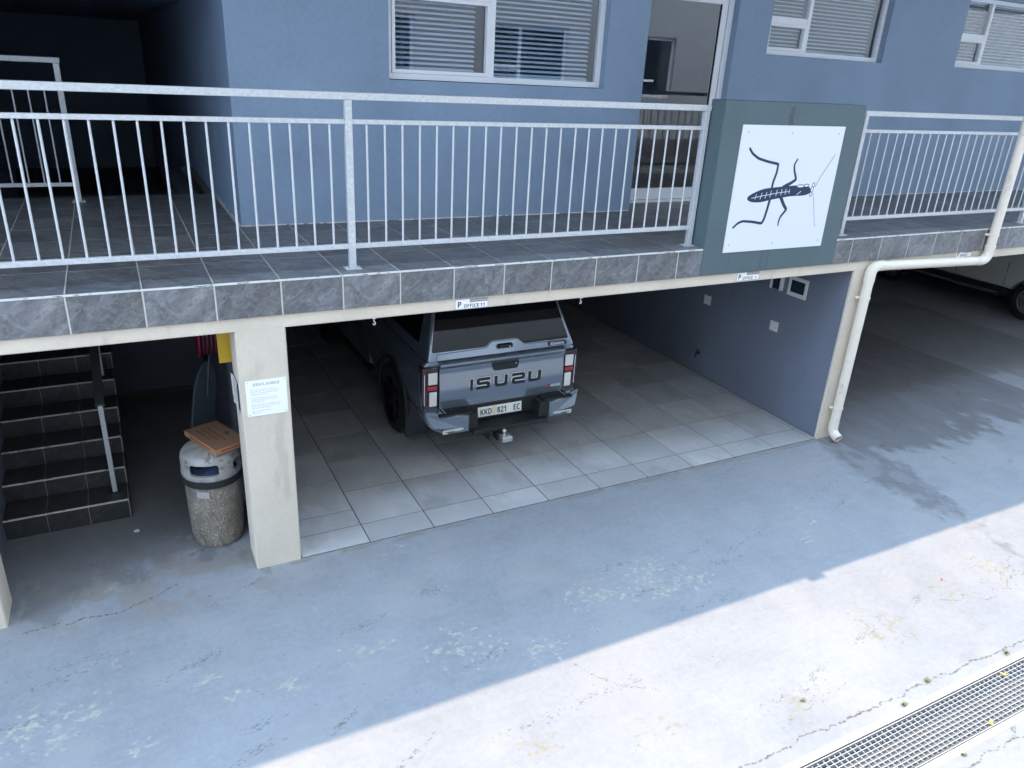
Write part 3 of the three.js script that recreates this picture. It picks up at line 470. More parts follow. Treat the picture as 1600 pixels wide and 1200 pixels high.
// ---------------------------------------------------------------- staircase at the left
{
  const st = thing('staircase', 'dark tiled stairs with pale nosings at the left under the walkway', 'stairs');
  for (let k = 1; k <= 8; k++) {
    const y = 0.17 * k, z = -1.205 - 0.305 * (k - 1), s = new THREE.Group(); s.name = 'step'; st.add(s);
    part('core', B(-0.488, 0.462, k === 1 ? GY - 0.05 : y - 0.172, y - 0.012, z - (k === 8 ? 0.9 : 0.32), z - 0.012, 0), M.grout, s);
    for (let i = 0; i < 3; i++) {
      const a = -0.486 + i * 0.3155, b = a + 0.311;
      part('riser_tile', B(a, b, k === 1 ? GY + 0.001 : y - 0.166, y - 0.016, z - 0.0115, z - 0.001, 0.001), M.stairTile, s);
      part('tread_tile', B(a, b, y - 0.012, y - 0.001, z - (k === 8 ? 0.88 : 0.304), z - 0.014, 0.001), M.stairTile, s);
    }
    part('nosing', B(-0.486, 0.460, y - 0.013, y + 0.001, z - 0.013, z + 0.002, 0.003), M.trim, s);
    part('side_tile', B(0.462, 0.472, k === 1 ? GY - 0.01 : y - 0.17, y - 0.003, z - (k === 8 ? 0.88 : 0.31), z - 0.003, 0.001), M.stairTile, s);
  }
  const h = thing('stair_handrail', 'steel handrail with a galvanised post on the lowest step', 'handrail', [0.36, 0.17, -1.385]);
  part('post', B(-0.02, 0.02, 0.006, 0.86, -0.02, 0.02, 0.004), M.galv, h); part('base_plate', B(-0.05, 0.05, 0, 0.006, -0.04, 0.04, 0.001), M.darkPlastic, h);
  const L = 1.9, rail = new RoundedBoxGeometry(0.075, 0.035, L, 1, 0.006); rail.rotateX(0.508); rail.translate(0, 0.86 + Math.sin(0.508) * L / 2, -Math.cos(0.508) * L / 2 + 0.02); part('rail', rail, std({ color: lin(0.07, 0.08, 0.085), roughness: 0.5, metalness: 0.3 }), h);
  part('post', B(-0.02, 0.02, 0.68, 1.42, -1.2, -1.16, 0.004), M.galv, h);
}

// ---------------------------------------------------------------- bin, box, litter, fire hose
{
  M.bin = std({ map: colourTex(512, 0.8, (x, y) => { const s = fbm(x * 22, y * 14, 5), v = fbm(x * 9 + 4, y * 9, 4); const k = 0.55 + 0.5 * s + 0.45 * (v - 0.5); const dk = sstep(0.2, 0.55, Math.abs(fbm(x * 105 + fbm(x * 30, y * 30, 2) * 3, y * 55, 2) - 0.5) * 4); return [0.58 * k * (1 - 0.34 * dk), 0.50 * k * (1 - 0.34 * dk), 0.39 * k * (1 - 0.34 * dk)]; }), bumpMap: greyTex(512, 0.8, (x, y) => 1 - Math.abs(fbm(x * 105 + fbm(x * 30, y * 30, 2) * 3, y * 55, 2) - 0.5) * 5), bumpScale: 0.018, roughness: 0.6 });
  M.binCap = std({ map: colourTex(256, 0.8, (x, y) => { const k = 0.6 + 0.7 * fbm(x * 10, y * 10, 4); const d = sstep(0.58, 0.7, fbm(x * 16 + 3, y * 30, 4)); return [0.36 * k * (1 - d * 0.5), 0.345 * k * (1 - d * 0.5), 0.32 * k * (1 - d * 0.55)]; }), roughness: 0.65 });
  const t = thing('litter_bin', 'round weathered concrete-look litter bin beside the column', 'bin', [1.135, GY, -0.63]);
  const lath = (pts, seg = 40) => { const g = new THREE.LatheGeometry(pts.map((p) => new THREE.Vector2(...p)), seg); const uv = g.attributes.uv, p = g.attributes.position; for (let i = 0; i < p.count; i++) uv.setXY(i, uv.getX(i) * 1.4, p.getY(i)); return g; };
  part('body', lath([[0, 0], [0.19, 0], [0.203, 0.012], [0.207, 0.06], [0.206, 0.072], [0.212, 0.08], [0.218, 0.25], [0.223, 0.45], [0.222, 0.60], [0.2, 0.61], [0.195, 0.3], [0, 0.3]]), M.bin, t);
  part('band', lath([[0.215, 0.59], [0.236, 0.592], [0.24, 0.60], [0.241, 0.655], [0.236, 0.665], [0.215, 0.667]]), std({ color: lin(0.013, 0.015, 0.017), roughness: 0.85 }), t);
  const cap = lath([[0.205, 0.64], [0.238, 0.645], [0.24, 0.70], [0.238, 0.80], [0.228, 0.845], [0.205, 0.872], [0.12, 0.885], [0, 0.888], [0, 0.868], [0.12, 0.865], [0.2, 0.848], [0.212, 0.80], [0.212, 0.70], [0.205, 0.64]], 48);
  const ev = new Evaluator(); ev.useGroups = false; let cb = new Brush(cap); cb.updateMatrixWorld();
  for (let k = 0; k < 4; k++) { const o = new Brush(new RoundedBoxGeometry(0.23, 0.10, 0.2, 2, 0.025)); const a = -0.35 + k * Math.PI / 2; o.position.set(Math.sin(a) * 0.24, 0.757, Math.cos(a) * 0.24); o.rotation.y = a; o.updateMatrixWorld(); cb = ev.evaluate(cb, o, SUBTRACTION); cb.updateMatrixWorld(); }
  part('cap', cb.geometry, M.binCap, t); part('plate', B(-0.05, 0.06, 0.50, 0.56, 0.213, 0.225, 0.003).rotateY(-0.5), M.binCap, t);
  const bag = new THREE.IcosahedronGeometry(0.17, 3); { const p = bag.attributes.position; for (let i = 0; i < p.count; i++) { const q = 0.75 + 0.5 * noise(p.getX(i) * 24 + 9, p.getZ(i) * 24 + p.getY(i) * 31); p.setXYZ(i, p.getX(i) * q, p.getY(i) * q * 0.45 + 0.62, p.getZ(i) * q); } bag.computeVertexNormals(); }
  single('rubbish_bag', bag.translate(1.135, GY, -0.63), std({ color: lin(0.10, 0.14, 0.26), roughness: 0.3 }), 'blue plastic rubbish showing through the bin opening', 'rubbish');
  // cardboard box on the bin
  const ctex = canvasTex(512, 300, (c, W, H) => { c.fillStyle = '#8e6a50'; c.fillRect(0, 0, W, H); c.fillStyle = '#5d4638'; c.font = 'italic bold 40px serif'; c.beginPath(); c.ellipse(W * 0.55, 62, 36, 18, 0.3, 0, 7); c.fill(); for (let i = 0; i < 3; i++) c.fillRect(70, 130 + i * 46, 330 - i * 50, 9); });
  const stex = canvasTex(512, 60, (c, W, H) => { c.fillStyle = '#a8744f'; c.fillRect(0, 0, W, H); c.fillStyle = '#7c3a2a'; let x = 90; const r = mulberry(4); while (x < 420) { const l = 14 + r() * 30; c.fillRect(x, 22, l, 18); x += l + 7; } });
  const card = std({ color: lin(0.36, 0.22, 0.13), roughness: 0.85 }), top = std({ map: ctex, roughness: 0.85 }), side = std({ map: stex, roughness: 0.85 });
  const bx = thing('takeaway_box', 'flat brown cardboard takeaway box lying on the bin', 'box', [1.20, GY + 0.893, -0.68]); bx.rotation.y = -1.18;
  part('carton', new THREE.BoxGeometry(0.50, 0.048, 0.29).translate(0, 0.024, 0), [side, side, top, card, side, side], bx); part('lid_flap', B(-0.251, 0.251, 0.042, 0.05, 0.143, 0.148, 0.001), card, bx);
  // fire hose reel and its sign on the wall behind the column
  const red = std({ color: lin(0.13, 0.008, 0.022), roughness: 0.35 }), hose = std({ color: lin(0.07, 0.006, 0.015), roughness: 0.5 });
  const f = thing('fire_hose_reel', 'dark red fire hose reel on the wall behind the column', 'hose reel', [1.42, 1.80, -0.98]);
  const disc = new THREE.LatheGeometry([[0.05, -0.006], [0.24, -0.006], [0.262, -0.012], [0.268, 0], [0.262, 0.012], [0.24, 0.006], [0.05, 0.006]].map((p) => new THREE.Vector2(...p)), 36).rotateZ(Math.PI / 2);
  for (const x of [-0.26, -0.07]) part('rim', disc, red, f).position.x = x;
  for (let i = 0; i < 5; i++) for (const r0 of [0.2, 0.236]) part('hose_coil', new THREE.TorusGeometry(r0, 0.016, 8, 36).rotateY(Math.PI / 2), hose, f).position.x = -0.10 - i * 0.032;
  part('axle', cyl([0, 0, 0], [-0.29, 0, 0], 0.03), M.darkPlastic, f); part('nozzle', merge([tube([[-0.17, -0.22, 0.05], [-0.2, -0.35, 0.1], [-0.22, -0.5, 0.08]], 0.014, 12, 8), cyl([-0.22, -0.5, 0.08], [-0.23, -0.62, 0.07], 0.018, 0.01)]), M.darkPlastic, f);
  const y = thing('yellow_board', 'yellow board projecting from the wall just behind the column', 'board', [1.42, 1.80, -0.42]);
  part('board', B(-0.155, -0.012, -0.142, 0.15, -0.004, 0.004, 0.001), std({ color: lin(0.62, 0.40, 0.02), roughness: 0.5 }), y); part('bracket', B(-0.012, 0, -0.1, 0.1, -0.012, 0.012, 0.002), M.darkPlastic, y);
  const bd = thing('leaning_board', 'dark narrow board with rounded top leaning in the corner behind the bin', 'board', [1.02, GY, -1.32]);
  const bs = new THREE.Shape(); bs.moveTo(-0.1, 0); bs.lineTo(0.1, 0); bs.lineTo(0.11, 1.1); bs.quadraticCurveTo(0.09, 1.36, 0, 1.38); bs.quadraticCurveTo(-0.09, 1.36, -0.11, 1.1); bs.closePath();
  const bgm = new THREE.ExtrudeGeometry(bs, { depth: 0.02, bevelSize: 0.004, bevelThickness: 0.004, bevelSegments: 1 }); bgm.rotateY(0.5); bgm.rotateZ(-0.16); part('panel', bgm, std({ color: lin(0.05, 0.07, 0.08), roughness: 0.5 }), bd);
  // litter and leaves
  function scrap(name, x, z, s, col, label, y0 = GY) { const g = new THREE.IcosahedronGeometry(s, 1), p = g.attributes.position; for (let i = 0; i < p.count; i++) { const q = 0.6 + 0.8 * noise(p.getX(i) * 90 + x * 7, p.getZ(i) * 90 + p.getY(i) * 50 + z); p.setXYZ(i, p.getX(i) * q * 1.3, (p.getY(i) * q * 0.6) + s * 0.5, p.getZ(i) * q); } g.computeVertexNormals(); g.translate(x, y0, z); single(name, g, std({ color: col, roughness: 0.7 }), label, 'litter'); }
  scrap('paper_scrap', 0.495, -0.94, 0.018, lin(0.6, 0.65, 0.68), 'crumpled white scrap on the ground right of the stairs');
  scrap('paper_scrap', 6.66, 2.42, 0.010, lin(0.5, 0.08, 0.06), 'tiny red scrap on the sunlit concrete at right');
  function leaf(x, z, a, label, y0) { const s = new THREE.Shape(); s.moveTo(-0.028, 0); s.quadraticCurveTo(-0.008, 0.024, 0.03, 0.002); s.quadraticCurveTo(-0.004, -0.022, -0.028, 0); const g = new THREE.ExtrudeGeometry(s, { depth: 0.0012, bevelEnabled: false, curveSegments: 6 }); g.rotateX(-Math.PI / 2); const p = g.attributes.position; for (let i = 0; i < p.count; i++) p.setY(i, p.getY(i) + 9 * p.getX(i) * p.getX(i)); g.computeVertexNormals(); g.rotateY(a); g.translate(x, y0, z); single('fallen_leaf', g, std({ color: lin(0.62, 0.52, 0.08), roughness: 0.6, side: THREE.DoubleSide }), label, 'leaf'); }
  leaf(5.506, 3.59, 0.7, 'yellow leaf on the near side of the grating', GY + 0.003); leaf(6.04, 3.345, 2.2, 'yellow leaf on the far side of the grating', GY + 0.003);
  function weed(x, z, s, label) { const geos = []; const r = mulberry(Math.floor(x * 100)); for (let i = 0; i < 26; i++) { const a = r() * 6.28, l = s * (0.3 + r() * 0.7), e = 0.3 + r() * 0.9; const g = new THREE.BufferGeometry(); const dx = Math.cos(a), dz = Math.sin(a), w = 0.0022; g.setAttribute('position', new THREE.Float32BufferAttribute([-dz * w, 0, dx * w, dz * w, 0, -dx * w, dx * l * 0.5 - dz * w * 1.4, l * e * 0.7, dz * l * 0.5 + dx * w * 1.4, dx * l * 0.5 + dz * w * 1.4, l * e * 0.7, dz * l * 0.5 - dx * w * 1.4, dx * l, l * e * 0.75, dz * l], 3)); g.setAttribute('uv', new THREE.Float32BufferAttribute([0, 0, 1, 0, 0, 1, 1, 1, 0.5, 1], 2)); g.setIndex([0, 1, 2, 1, 3, 2, 2, 3, 4]); g.computeVertexNormals(); geos.push(g); } const t = thing('weed_tuft', label, 'weed', [x, GY, z], 'weeds in the joints by the drain'); part('blades', merge(geos), std({ color: lin(0.19, 0.18, 0.07), roughness: 0.8, side: THREE.DoubleSide }), t); }
  weed(5.09, 3.235, 0.035, 'small weed tuft at the joint between two gratings, far side'); weed(5.44, 3.155, 0.035, 'small dry weed tuft in the crack above the gratings'); weed(5.08, 3.675, 0.026, 'tiny weed tuft at the near edge of the gratings'); weed(6.28, 3.215, 0.045, 'weed tuft by the right end of the drain'); weed(4.46, 2.915, 0.03, 'faint dry weed tuft on the sunlit concrete');
}

// ---------------------------------------------------------------- vehicles
M.paint = phys({ color: lin(0.235, 0.275, 0.325), roughness: 0.17, metalness: 0.65, clearcoat: 1, clearcoatRoughness: 0.04 });
M.blackGlass = phys({ color: lin(0.003, 0.004, 0.006), roughness: 0.04, ior: 1.42 });
M.badgeSilver = std({ color: lin(0.74, 0.75, 0.74), roughness: 0.3, metalness: 0.15 });
M.tyre = std({ color: lin(0.014, 0.014, 0.015), roughness: 0.85 });
M.rim = std({ color: lin(0.05, 0.05, 0.055), roughness: 0.35, metalness: 0.8 });
M.black = std({ color: lin(0.014, 0.015, 0.017), roughness: 0.6 });
M.chrome = std({ color: lin(0.75, 0.76, 0.77), roughness: 0.15, metalness: 1 });
M.lensClear = phys({ color: lin(0.80, 0.74, 0.70), roughness: 0.12, clearcoat: 1 });
M.lensRed = phys({ color: lin(0.38, 0.02, 0.03), roughness: 0.12, clearcoat: 1 });
M.lensDark = phys({ color: lin(0.03, 0.006, 0.01), roughness: 0.1, clearcoat: 1 });
function wheel(parent, x, z, side, r, w, rimMat, spokes) {
  const g = new THREE.Group(); g.name = 'wheel'; g.position.set(x, r, z); parent.add(g);
  const ty = new THREE.LatheGeometry([[r * 0.66, -w / 2], [r * 0.9, -w / 2], [r * 0.985, -w * 0.36], [r, -w * 0.2], [r, w * 0.2], [r * 0.985, w * 0.36], [r * 0.9, w / 2], [r * 0.66, w / 2]].map((p) => new THREE.Vector2(...p)), 40).rotateZ(Math.PI / 2); part('tyre', ty, M.tyre, g);
  const list = [new THREE.LatheGeometry([[r * 0.6, -w * 0.4], [r * 0.67, -w * 0.48], [r * 0.67, w * 0.48], [r * 0.6, w * 0.4]].map((p) => new THREE.Vector2(...p)), 36).rotateZ(Math.PI / 2), cyl([side * w * 0.28, 0, 0], [side * w * 0.42, 0, 0], r * 0.16, r * 0.13, 16), cyl([-w * 0.1, 0, 0], [w * 0.05, 0, 0], r * 0.6, r * 0.6, 24)];
  for (let i = 0; i < spokes; i++) { const a = i / spokes * Math.PI * 2, b = new RoundedBoxGeometry(0.025, r * 0.56, r * 0.12, 1, 0.008); b.translate(side * w * 0.36, r * 0.36, 0); b.rotateX(a + 0.12); list.push(b); const c = b.clone(); c.rotateX(-0.24); list.push(c); }
  part('rim', merge(list), rimMat, g);
}
const font = await new FontLoader().loadAsync('fonts/droid/droid_sans_bold.typeface.json');
function extrudeZ(pts, depth, bevel, seg = 2) { const s = new THREE.Shape(pts.map((p) => new THREE.Vector2(...p))); return new THREE.ExtrudeGeometry(s, { depth, bevelEnabled: bevel > 0, bevelSize: bevel, bevelThickness: bevel, bevelSegments: seg, bevelOffset: -bevel }); }
function roundPoly(pts, r) { // polygon with rounded corners
  const out = []; const n = pts.length; for (let i = 0; i < n; i++) { const p = pts[i], a = pts[(i + n - 1) % n], b = pts[(i + 1) % n]; const rad = Array.isArray(r) ? r[i] : r; const da = Math.hypot(a[0] - p[0], a[1] - p[1]), db = Math.hypot(b[0] - p[0], b[1] - p[1]), q = Math.min(rad, da * 0.45, db * 0.45); const A = [p[0] + (a[0] - p[0]) / da * q, p[1] + (a[1] - p[1]) / da * q], C = [p[0] + (b[0] - p[0]) / db * q, p[1] + (b[1] - p[1]) / db * q]; for (let k = 0; k <= 5; k++) { const t = k / 5, u = 1 - t; out.push([u * u * A[0] + 2 * u * t * p[0] + t * t * C[0], u * u * A[1] + 2 * u * t * p[1] + t * t * C[1]]); } } return out;
}
{
  const car = thing('pickup_truck', 'grey blue pickup with a canopy parked nose in under the walkway', 'pickup', [4.1, 0, -1.1]);
  const ev = new Evaluator(); ev.useGroups = false;
  // load bed: section extruded forward, wheel arches cut out
  const sec = roundPoly([[-0.88, 0.52], [0.88, 0.52], [0.925, 0.80], [0.905, 1.05], [0.86, 1.135], [-0.86, 1.135], [-0.905, 1.05], [-0.925, 0.80]], 0.06);
  let bed = extrudeZ(sec, 1.72, 0.03); bed.translate(0, 0, -1.78);
  const cut = new Brush(new THREE.CylinderGeometry(0.47, 0.47, 2.4, 40).rotateZ(Math.PI / 2)); cut.position.set(0, 0.40, -0.90); cut.updateMatrixWorld();
  const bb = new Brush(bed); bb.updateMatrixWorld(); part('load_bed', ev.evaluate(bb, cut, SUBTRACTION).geometry, M.paint, car);
  part('wheel_tub', B(-0.66, 0.66, 0.45, 1.0, -1.6, -0.2, 0.02), M.black, car);
  // tailgate: profile (z, y) run across the car
  const prof = [[-0.05, 0.53], [0.010, 0.53], [0.020, 0.57], [0.030, 0.72], [0.031, 0.82], [0.019, 0.955], [0.014, 1.02], [0.024, 1.07], [0.044, 1.092], [0.045, 1.108], [0.028, 1.132], [-0.05, 1.135]];
  const tg = new THREE.ExtrudeGeometry(new THREE.Shape(roundPoly(prof, 0.02).map((p) => new THREE.Vector2(...p))), { depth: 1.44, bevelEnabled: true, bevelSize: 0.008, bevelThickness: 0.008, bevelSegments: 2, bevelOffset: -0.008 }); tg.rotateY(-Math.PI / 2); tg.translate(0.72, 0, 0); { // extrude runs along x now; z and x swapped signs
    const p = tg.attributes.position; let mn = 9, mx = -9; for (let i = 0; i < p.count; i++) { mn = Math.min(mn, p.getZ(i)); mx = Math.max(mx, p.getZ(i)); } }
  const tail = part('tailgate', tg, M.paint, car);
  part('handle', merge([extrudeZ(roundPoly([[-0.15, 1.055], [0.17, 1.055], [0.145, 0.975], [-0.12, 0.975]], 0.015), 0.02, 0.004).translate(0, 0, 0.012), B(-0.10, 0.13, 1.03, 1.05, 0.03, 0.042, 0.004)]), M.black, tail); part('lock', cyl([0.12, 1.035, 0.035], [0.12, 1.035, 0.046], 0.008), M.chrome, tail);
  // raised maker's lettering: ribbons
  const t0 = 0.033, S = [[0.158, 0.125], [0, 0.125], [0, 0.0465], [0.122, 0.0465], [0.122, 0.032], [0, 0.032], [0, 0], [0.158, 0], [0.158, 0.0785], [0.036, 0.0785], [0.036, 0.093], [0.158, 0.093]], Sr = [0, 0.04, 0.04, 0.007, 0.007, 0, 0, 0.04, 0.04, 0.007, 0.007, 0];
  const U = [[0, 0.125], [0, 0], [0.155, 0], [0.155, 0.125], [0.119, 0.125], [0.119, t0], [0.036, t0], [0.036, 0.125]], Ur = [0, 0.045, 0.045, 0, 0, 0.018, 0.018, 0];
  const glyphs = [[[[0, 0], [0.032, 0], [0.032, 0.125], [0, 0.125]], [0, 0, 0, 0]], [S, Sr], [U, Ur], [S.map(([x, y]) => [0.158 - x, y]), Sr], [U, Ur]], gx = [-0.392, -0.322, -0.115, 0.09, 0.285];
  glyphs.forEach(([p, rad], i) => { const sh = new THREE.Shape(roundPoly(p.map(([x, y]) => [x + gx[i], y + 0.79]), rad).map((q) => new THREE.Vector2(...q))); part('letter_edge', new THREE.ExtrudeGeometry(sh, { depth: 0.004, bevelEnabled: true, bevelSize: 0.007, bevelThickness: 0.0008, bevelSegments: 1 }).translate(0, 0, 0.026), M.badgeSilver, tail); part('letter', new THREE.ExtrudeGeometry(sh, { depth: 0.003, bevelEnabled: false }).translate(0, 0, 0.031), M.black, tail); });
  const txt = (s, h, x, y, z, m, depth = 0.003) => { const g = new TextGeometry(s, { font, size: h, depth, curveSegments: 4 }); g.translate(x, y, z); return part('badge', g, m, tail); };
  txt('X', 0.045, 0.525, 0.685, 0.029, M.lensRed); txt('-RIDER', 0.030, 0.565, 0.692, 0.029, M.badgeSilver);
  // canopy with raked rear, dark glass hatch
  const cs = roundPoly([[-0.855, 1.135], [0.855, 1.135], [0.70, 1.70], [0.60, 1.80], [-0.60, 1.80], [-0.70, 1.70]], [0.02, 0.02, 0.12, 0.1, 0.1, 0.12]);
  const can = extrudeZ(cs, 1.66, 0.025, 3); can.translate(0, 0, -1.66 - 0.02); { const p = can.attributes.position; for (let i = 0; i < p.count; i++) if (p.getZ(i) > -0.6) p.setZ(i, p.getZ(i) - (p.getY(i) - 1.135) * 0.44); can.computeVertexNormals(); }
  const canopy = part('canopy', can, M.paint, car);
  const rake = (g) => { const p = g.attributes.position; for (let i = 0; i < p.count; i++) p.setZ(i, p.getZ(i) - (p.getY(i) - 1.135) * 0.44); g.computeVertexNormals(); return g; };
  part('rear_glass', rake(extrudeZ(roundPoly([[-0.795, 1.225], [-0.20, 1.225], [-0.13, 1.275], [0.17, 1.275], [0.24, 1.215], [0.79, 1.215], [0.675, 1.66], [0.57, 1.755], [-0.57, 1.755], [-0.68, 1.66]], 0.03), 0.008, 0.002, 1).translate(0, 0, -0.003)), M.blackGlass, canopy);
  part('hatch_lip', rake(extrudeZ(roundPoly([[-0.76, 1.15], [0.76, 1.15], [0.745, 1.205], [0.24, 1.21], [0.165, 1.27], [-0.125, 1.27], [-0.205, 1.22], [-0.745, 1.21]], 0.012), 0.014, 0.004, 1).translate(0, 0, -0.004)), M.paint, canopy);
  part('hatch_lock', merge([B(-0.07, 0.09, 1.205, 1.25, -0.03, 0.022, 0.012), cyl([0.045, 1.228, 0.02], [0.045, 1.228, 0.03], 0.009)]), M.black, canopy); part('lock_button', cyl([0.045, 1.228, 0.028], [0.045, 1.228, 0.034], 0.007), M.chrome, canopy);
  part('badge_plate', B(0.53, 0.745, 1.165, 1.205, 0.0, 0.012, 0.003), M.black, canopy);
  { const g = new TextGeometry('BEEKMAN', { font, size: 0.026, depth: 0.002, curveSegments: 3 }); g.translate(0.542, 1.173, 0.0115); part('badge', g, M.badgeSilver, canopy); }
  for (const s of [-1, 1]) { const g = new THREE.ExtrudeGeometry(new THREE.Shape(roundPoly([[-1.5, 1.25], [-0.30, 1.25], [-0.38, 1.62], [-1.5, 1.62]], 0.05).map((p) => new THREE.Vector2(...p))), { depth: 0.006, bevelEnabled: false }); g.rotateY(-Math.PI / 2); const p = g.attributes.position; for (let i = 0; i < p.count; i++) { const y = p.getY(i); p.setXYZ(i, s * (0.855 - (y - 1.135) * 0.274 + 0.004) + p.getX(i) * s, y, p.getZ(i)); } g.computeVertexNormals(); part('side_glass', g, M.blackGlass, canopy); }
  // lamps
  for (const s of [-1, 1]) {
    const hs = extrudeZ(roundPoly([[0.728, 0.615], [0.885, 0.63], [0.915, 0.80], [0.905, 1.09], [0.728, 1.085]], 0.02), 0.10, 0.012, 2); hs.translate(0, 0, -0.112); const lamp = new THREE.Group(); lamp.name = 'tail_light'; car.add(lamp);
    if (s < 0) { hs.scale(-1, 1, 1); const ix = hs.index; const p = hs.attributes.position.array; if (!ix) for (let i = 0; i < p.length; i += 9) for (let k = 0; k < 3; k++) { const q = p[i + 3 + k]; p[i + 3 + k] = p[i + 6 + k]; p[i + 6 + k] = q; } hs.computeVertexNormals(); }
    part('housing', hs, M.lensDark, lamp);
    const lens = (y0, y1, xa, xb, m) => part('lens', new RoundedBoxGeometry(xb - xa, y1 - y0, 0.02, 2, 0.009).translate(s * (xa + xb) / 2, (y0 + y1) / 2, 0.012), m, lamp);
    lens(0.905, 1.035, 0.748, 0.848, M.lensClear); lens(0.845, 0.89, 0.748, 0.858, M.lensRed); lens(0.665, 0.825, 0.752, 0.835, M.lensClear);
    part('light_guide', B(s * 0.878, s * 0.886, 0.68, 1.02, -0.004, 0.006, 0.003), M.lensClear, lamp);
    part('corner', B(s * 0.73, s * 0.90, 0.575, 0.615, -0.08, 0.01, 0.01), M.paint, car);
  }
  // bumper
  const bump = new THREE.Group(); bump.name = 'rear_bumper'; car.add(bump);
  for (const s of [-1, 1]) {
    const g = extrudeZ(roundPoly([[0.47, 0.42], [0.74, 0.42], [0.88, 0.47], [0.915, 0.60], [0.915, 0.645], [0.47, 0.60]], [0.01, 0.05, 0.06, 0.02, 0.02, 0.01]), 0.30, 0.02, 3); g.translate(0, 0, -0.10); { const p = g.attributes.position; for (let i = 0; i < p.count; i++) if (p.getZ(i) > 0.05) { const q = Math.max(0, p.getX(i) - 0.62) / 0.3; p.setZ(i, p.getZ(i) - q * q * 0.16); } } if (s < 0) { g.scale(-1, 1, 1); const p = g.attributes.position.array; for (let i = 0; i < p.length; i += 9) for (let k = 0; k < 3; k++) { const q = p[i + 3 + k]; p[i + 3 + k] = p[i + 6 + k]; p[i + 6 + k] = q; } } g.computeVertexNormals(); part('wing', g, M.paint, bump);
    part('step_pad', B(s * 0.42, s * 0.78, 0.598, 0.622, -0.03, 0.175, 0.006).rotateZ(0), M.black, bump); for (let i = 0; i < 6; i++) part('grip', B(s * (0.46 + i * 0.05), s * (0.485 + i * 0.05), 0.622, 0.627, 0.0, 0.16, 0.002), M.black, bump);
    part('reflector_strip', B(s * 0.49, s * 0.76, 0.425, 0.47, 0.196, 0.206, 0.003), std({ color: lin(0.62, 0.62, 0.6), roughness: 0.2, metalness: 0.3 }), bump); part('strip_mark', B(s * 0.63, s * 0.73, 0.442, 0.450, 0.205, 0.2075, 0.001), M.black, bump);
    part('bracket', B(s * 0.36, s * 0.475, 0.41, 0.60, -0.05, 0.19, 0.012), M.black, bump);
  }
  part('centre_panel', B(-0.47, 0.47, 0.44, 0.62, -0.09, 0.035, 0.01), M.black, bump); part('centre_step', B(-0.44, 0.44, 0.385, 0.435, -0.02, 0.255, 0.012), M.black, bump); for (let i = 0; i < 10; i++) part('grip', B(-0.36 + i * 0.072, -0.325 + i * 0.072, 0.434, 0.440, 0.08, 0.24, 0.002), M.black, bump);
  const pt = canvasTex(520, 112, (c, W, H) => { c.fillStyle = '#eceae0'; c.fillRect(0, 0, W, H); c.fillStyle = '#d8c9a0'; c.globalAlpha = 0.7; c.beginPath(); c.ellipse(196, 56, 34, 50, 0, 0, 7); c.fill(); c.globalAlpha = 1; c.fillStyle = '#16181c'; c.font = 'bold 92px sans-serif'; c.textBaseline = 'middle'; c.save(); c.scale(0.78, 1); c.fillText('KKD', 26 / 0.78, 60); c.fillText('821', 226 / 0.78, 60); c.fillText('EC', 416 / 0.78, 60); c.restore(); c.strokeStyle = '#777'; c.lineWidth = 2; c.strokeRect(2, 2, W - 4, H - 4); });
  const pl = part('number_plate', plate(0.52, 0.112, 0.004), plateMats(pt, lin(0.5, 0.5, 0.5), 0.35), car); pl.position.set(-0.045, 0.532, 0.05); pl.rotation.x = -0.08; part('plate_backing', B(-0.315, 0.225, 0.465, 0.60, 0.03, 0.044, 0.004), M.black, car);
  // tow bar
  const tow = new THREE.Group(); tow.name = 'tow_bar'; car.add(tow);
  part('bar', merge([B(-0.19, -0.09, 0.30, 0.38, -0.3, 0.30, 0.008), B(-0.30, -0.22, 0.33, 0.40, 0.20, 0.28, 0.02)]), M.black, tow); part('ball', merge([new THREE.SphereGeometry(0.025, 16, 12).translate(-0.13, 0.425, 0.34), cyl([-0.13, 0.36, 0.34], [-0.13, 0.41, 0.34], 0.013), B(-0.175, -0.055, 0.315, 0.375, 0.30, 0.40, 0.012)]), M.steel, tow); part('socket', cyl([-0.27, 0.36, 0.27], [-0.27, 0.36, 0.33], 0.035, 0.03, 16), M.black, tow);
  // cab, bonnet, glazing (side profile z, y)
  const cabP = roundPoly([[-1.82, 0.42], [-1.82, 1.55], [-2.0, 1.76], [-3.05, 1.78], [-3.75, 1.20], [-4.7, 1.12], [-4.95, 0.95], [-4.98, 0.42]], 0.08); const cab = new THREE.ExtrudeGeometry(new THREE.Shape(cabP.map((p) => new THREE.Vector2(...p))), { depth: 1.66, bevelEnabled: true, bevelSize: 0.06, bevelThickness: 0.08, bevelSegments: 4, bevelOffset: -0.06 }); cab.rotateY(-Math.PI / 2); cab.translate(0.83, 0, 0); { const p = cab.attributes.position; for (let i = 0; i < p.count; i++) { const y = p.getY(i); if (y > 1.05) p.setX(i, p.getX(i) * (1 - (y - 1.05) * 0.22)); } cab.computeVertexNormals(); }
  let cabB = new Brush(cab); cabB.updateMatrixWorld(); const fc = new Brush(new THREE.CylinderGeometry(0.45, 0.45, 2.6, 36).rotateZ(Math.PI / 2)); fc.position.set(0, 0.4, -4.05); fc.updateMatrixWorld(); part('cab', ev.evaluate(cabB, fc, SUBTRACTION).geometry, M.paint, car);
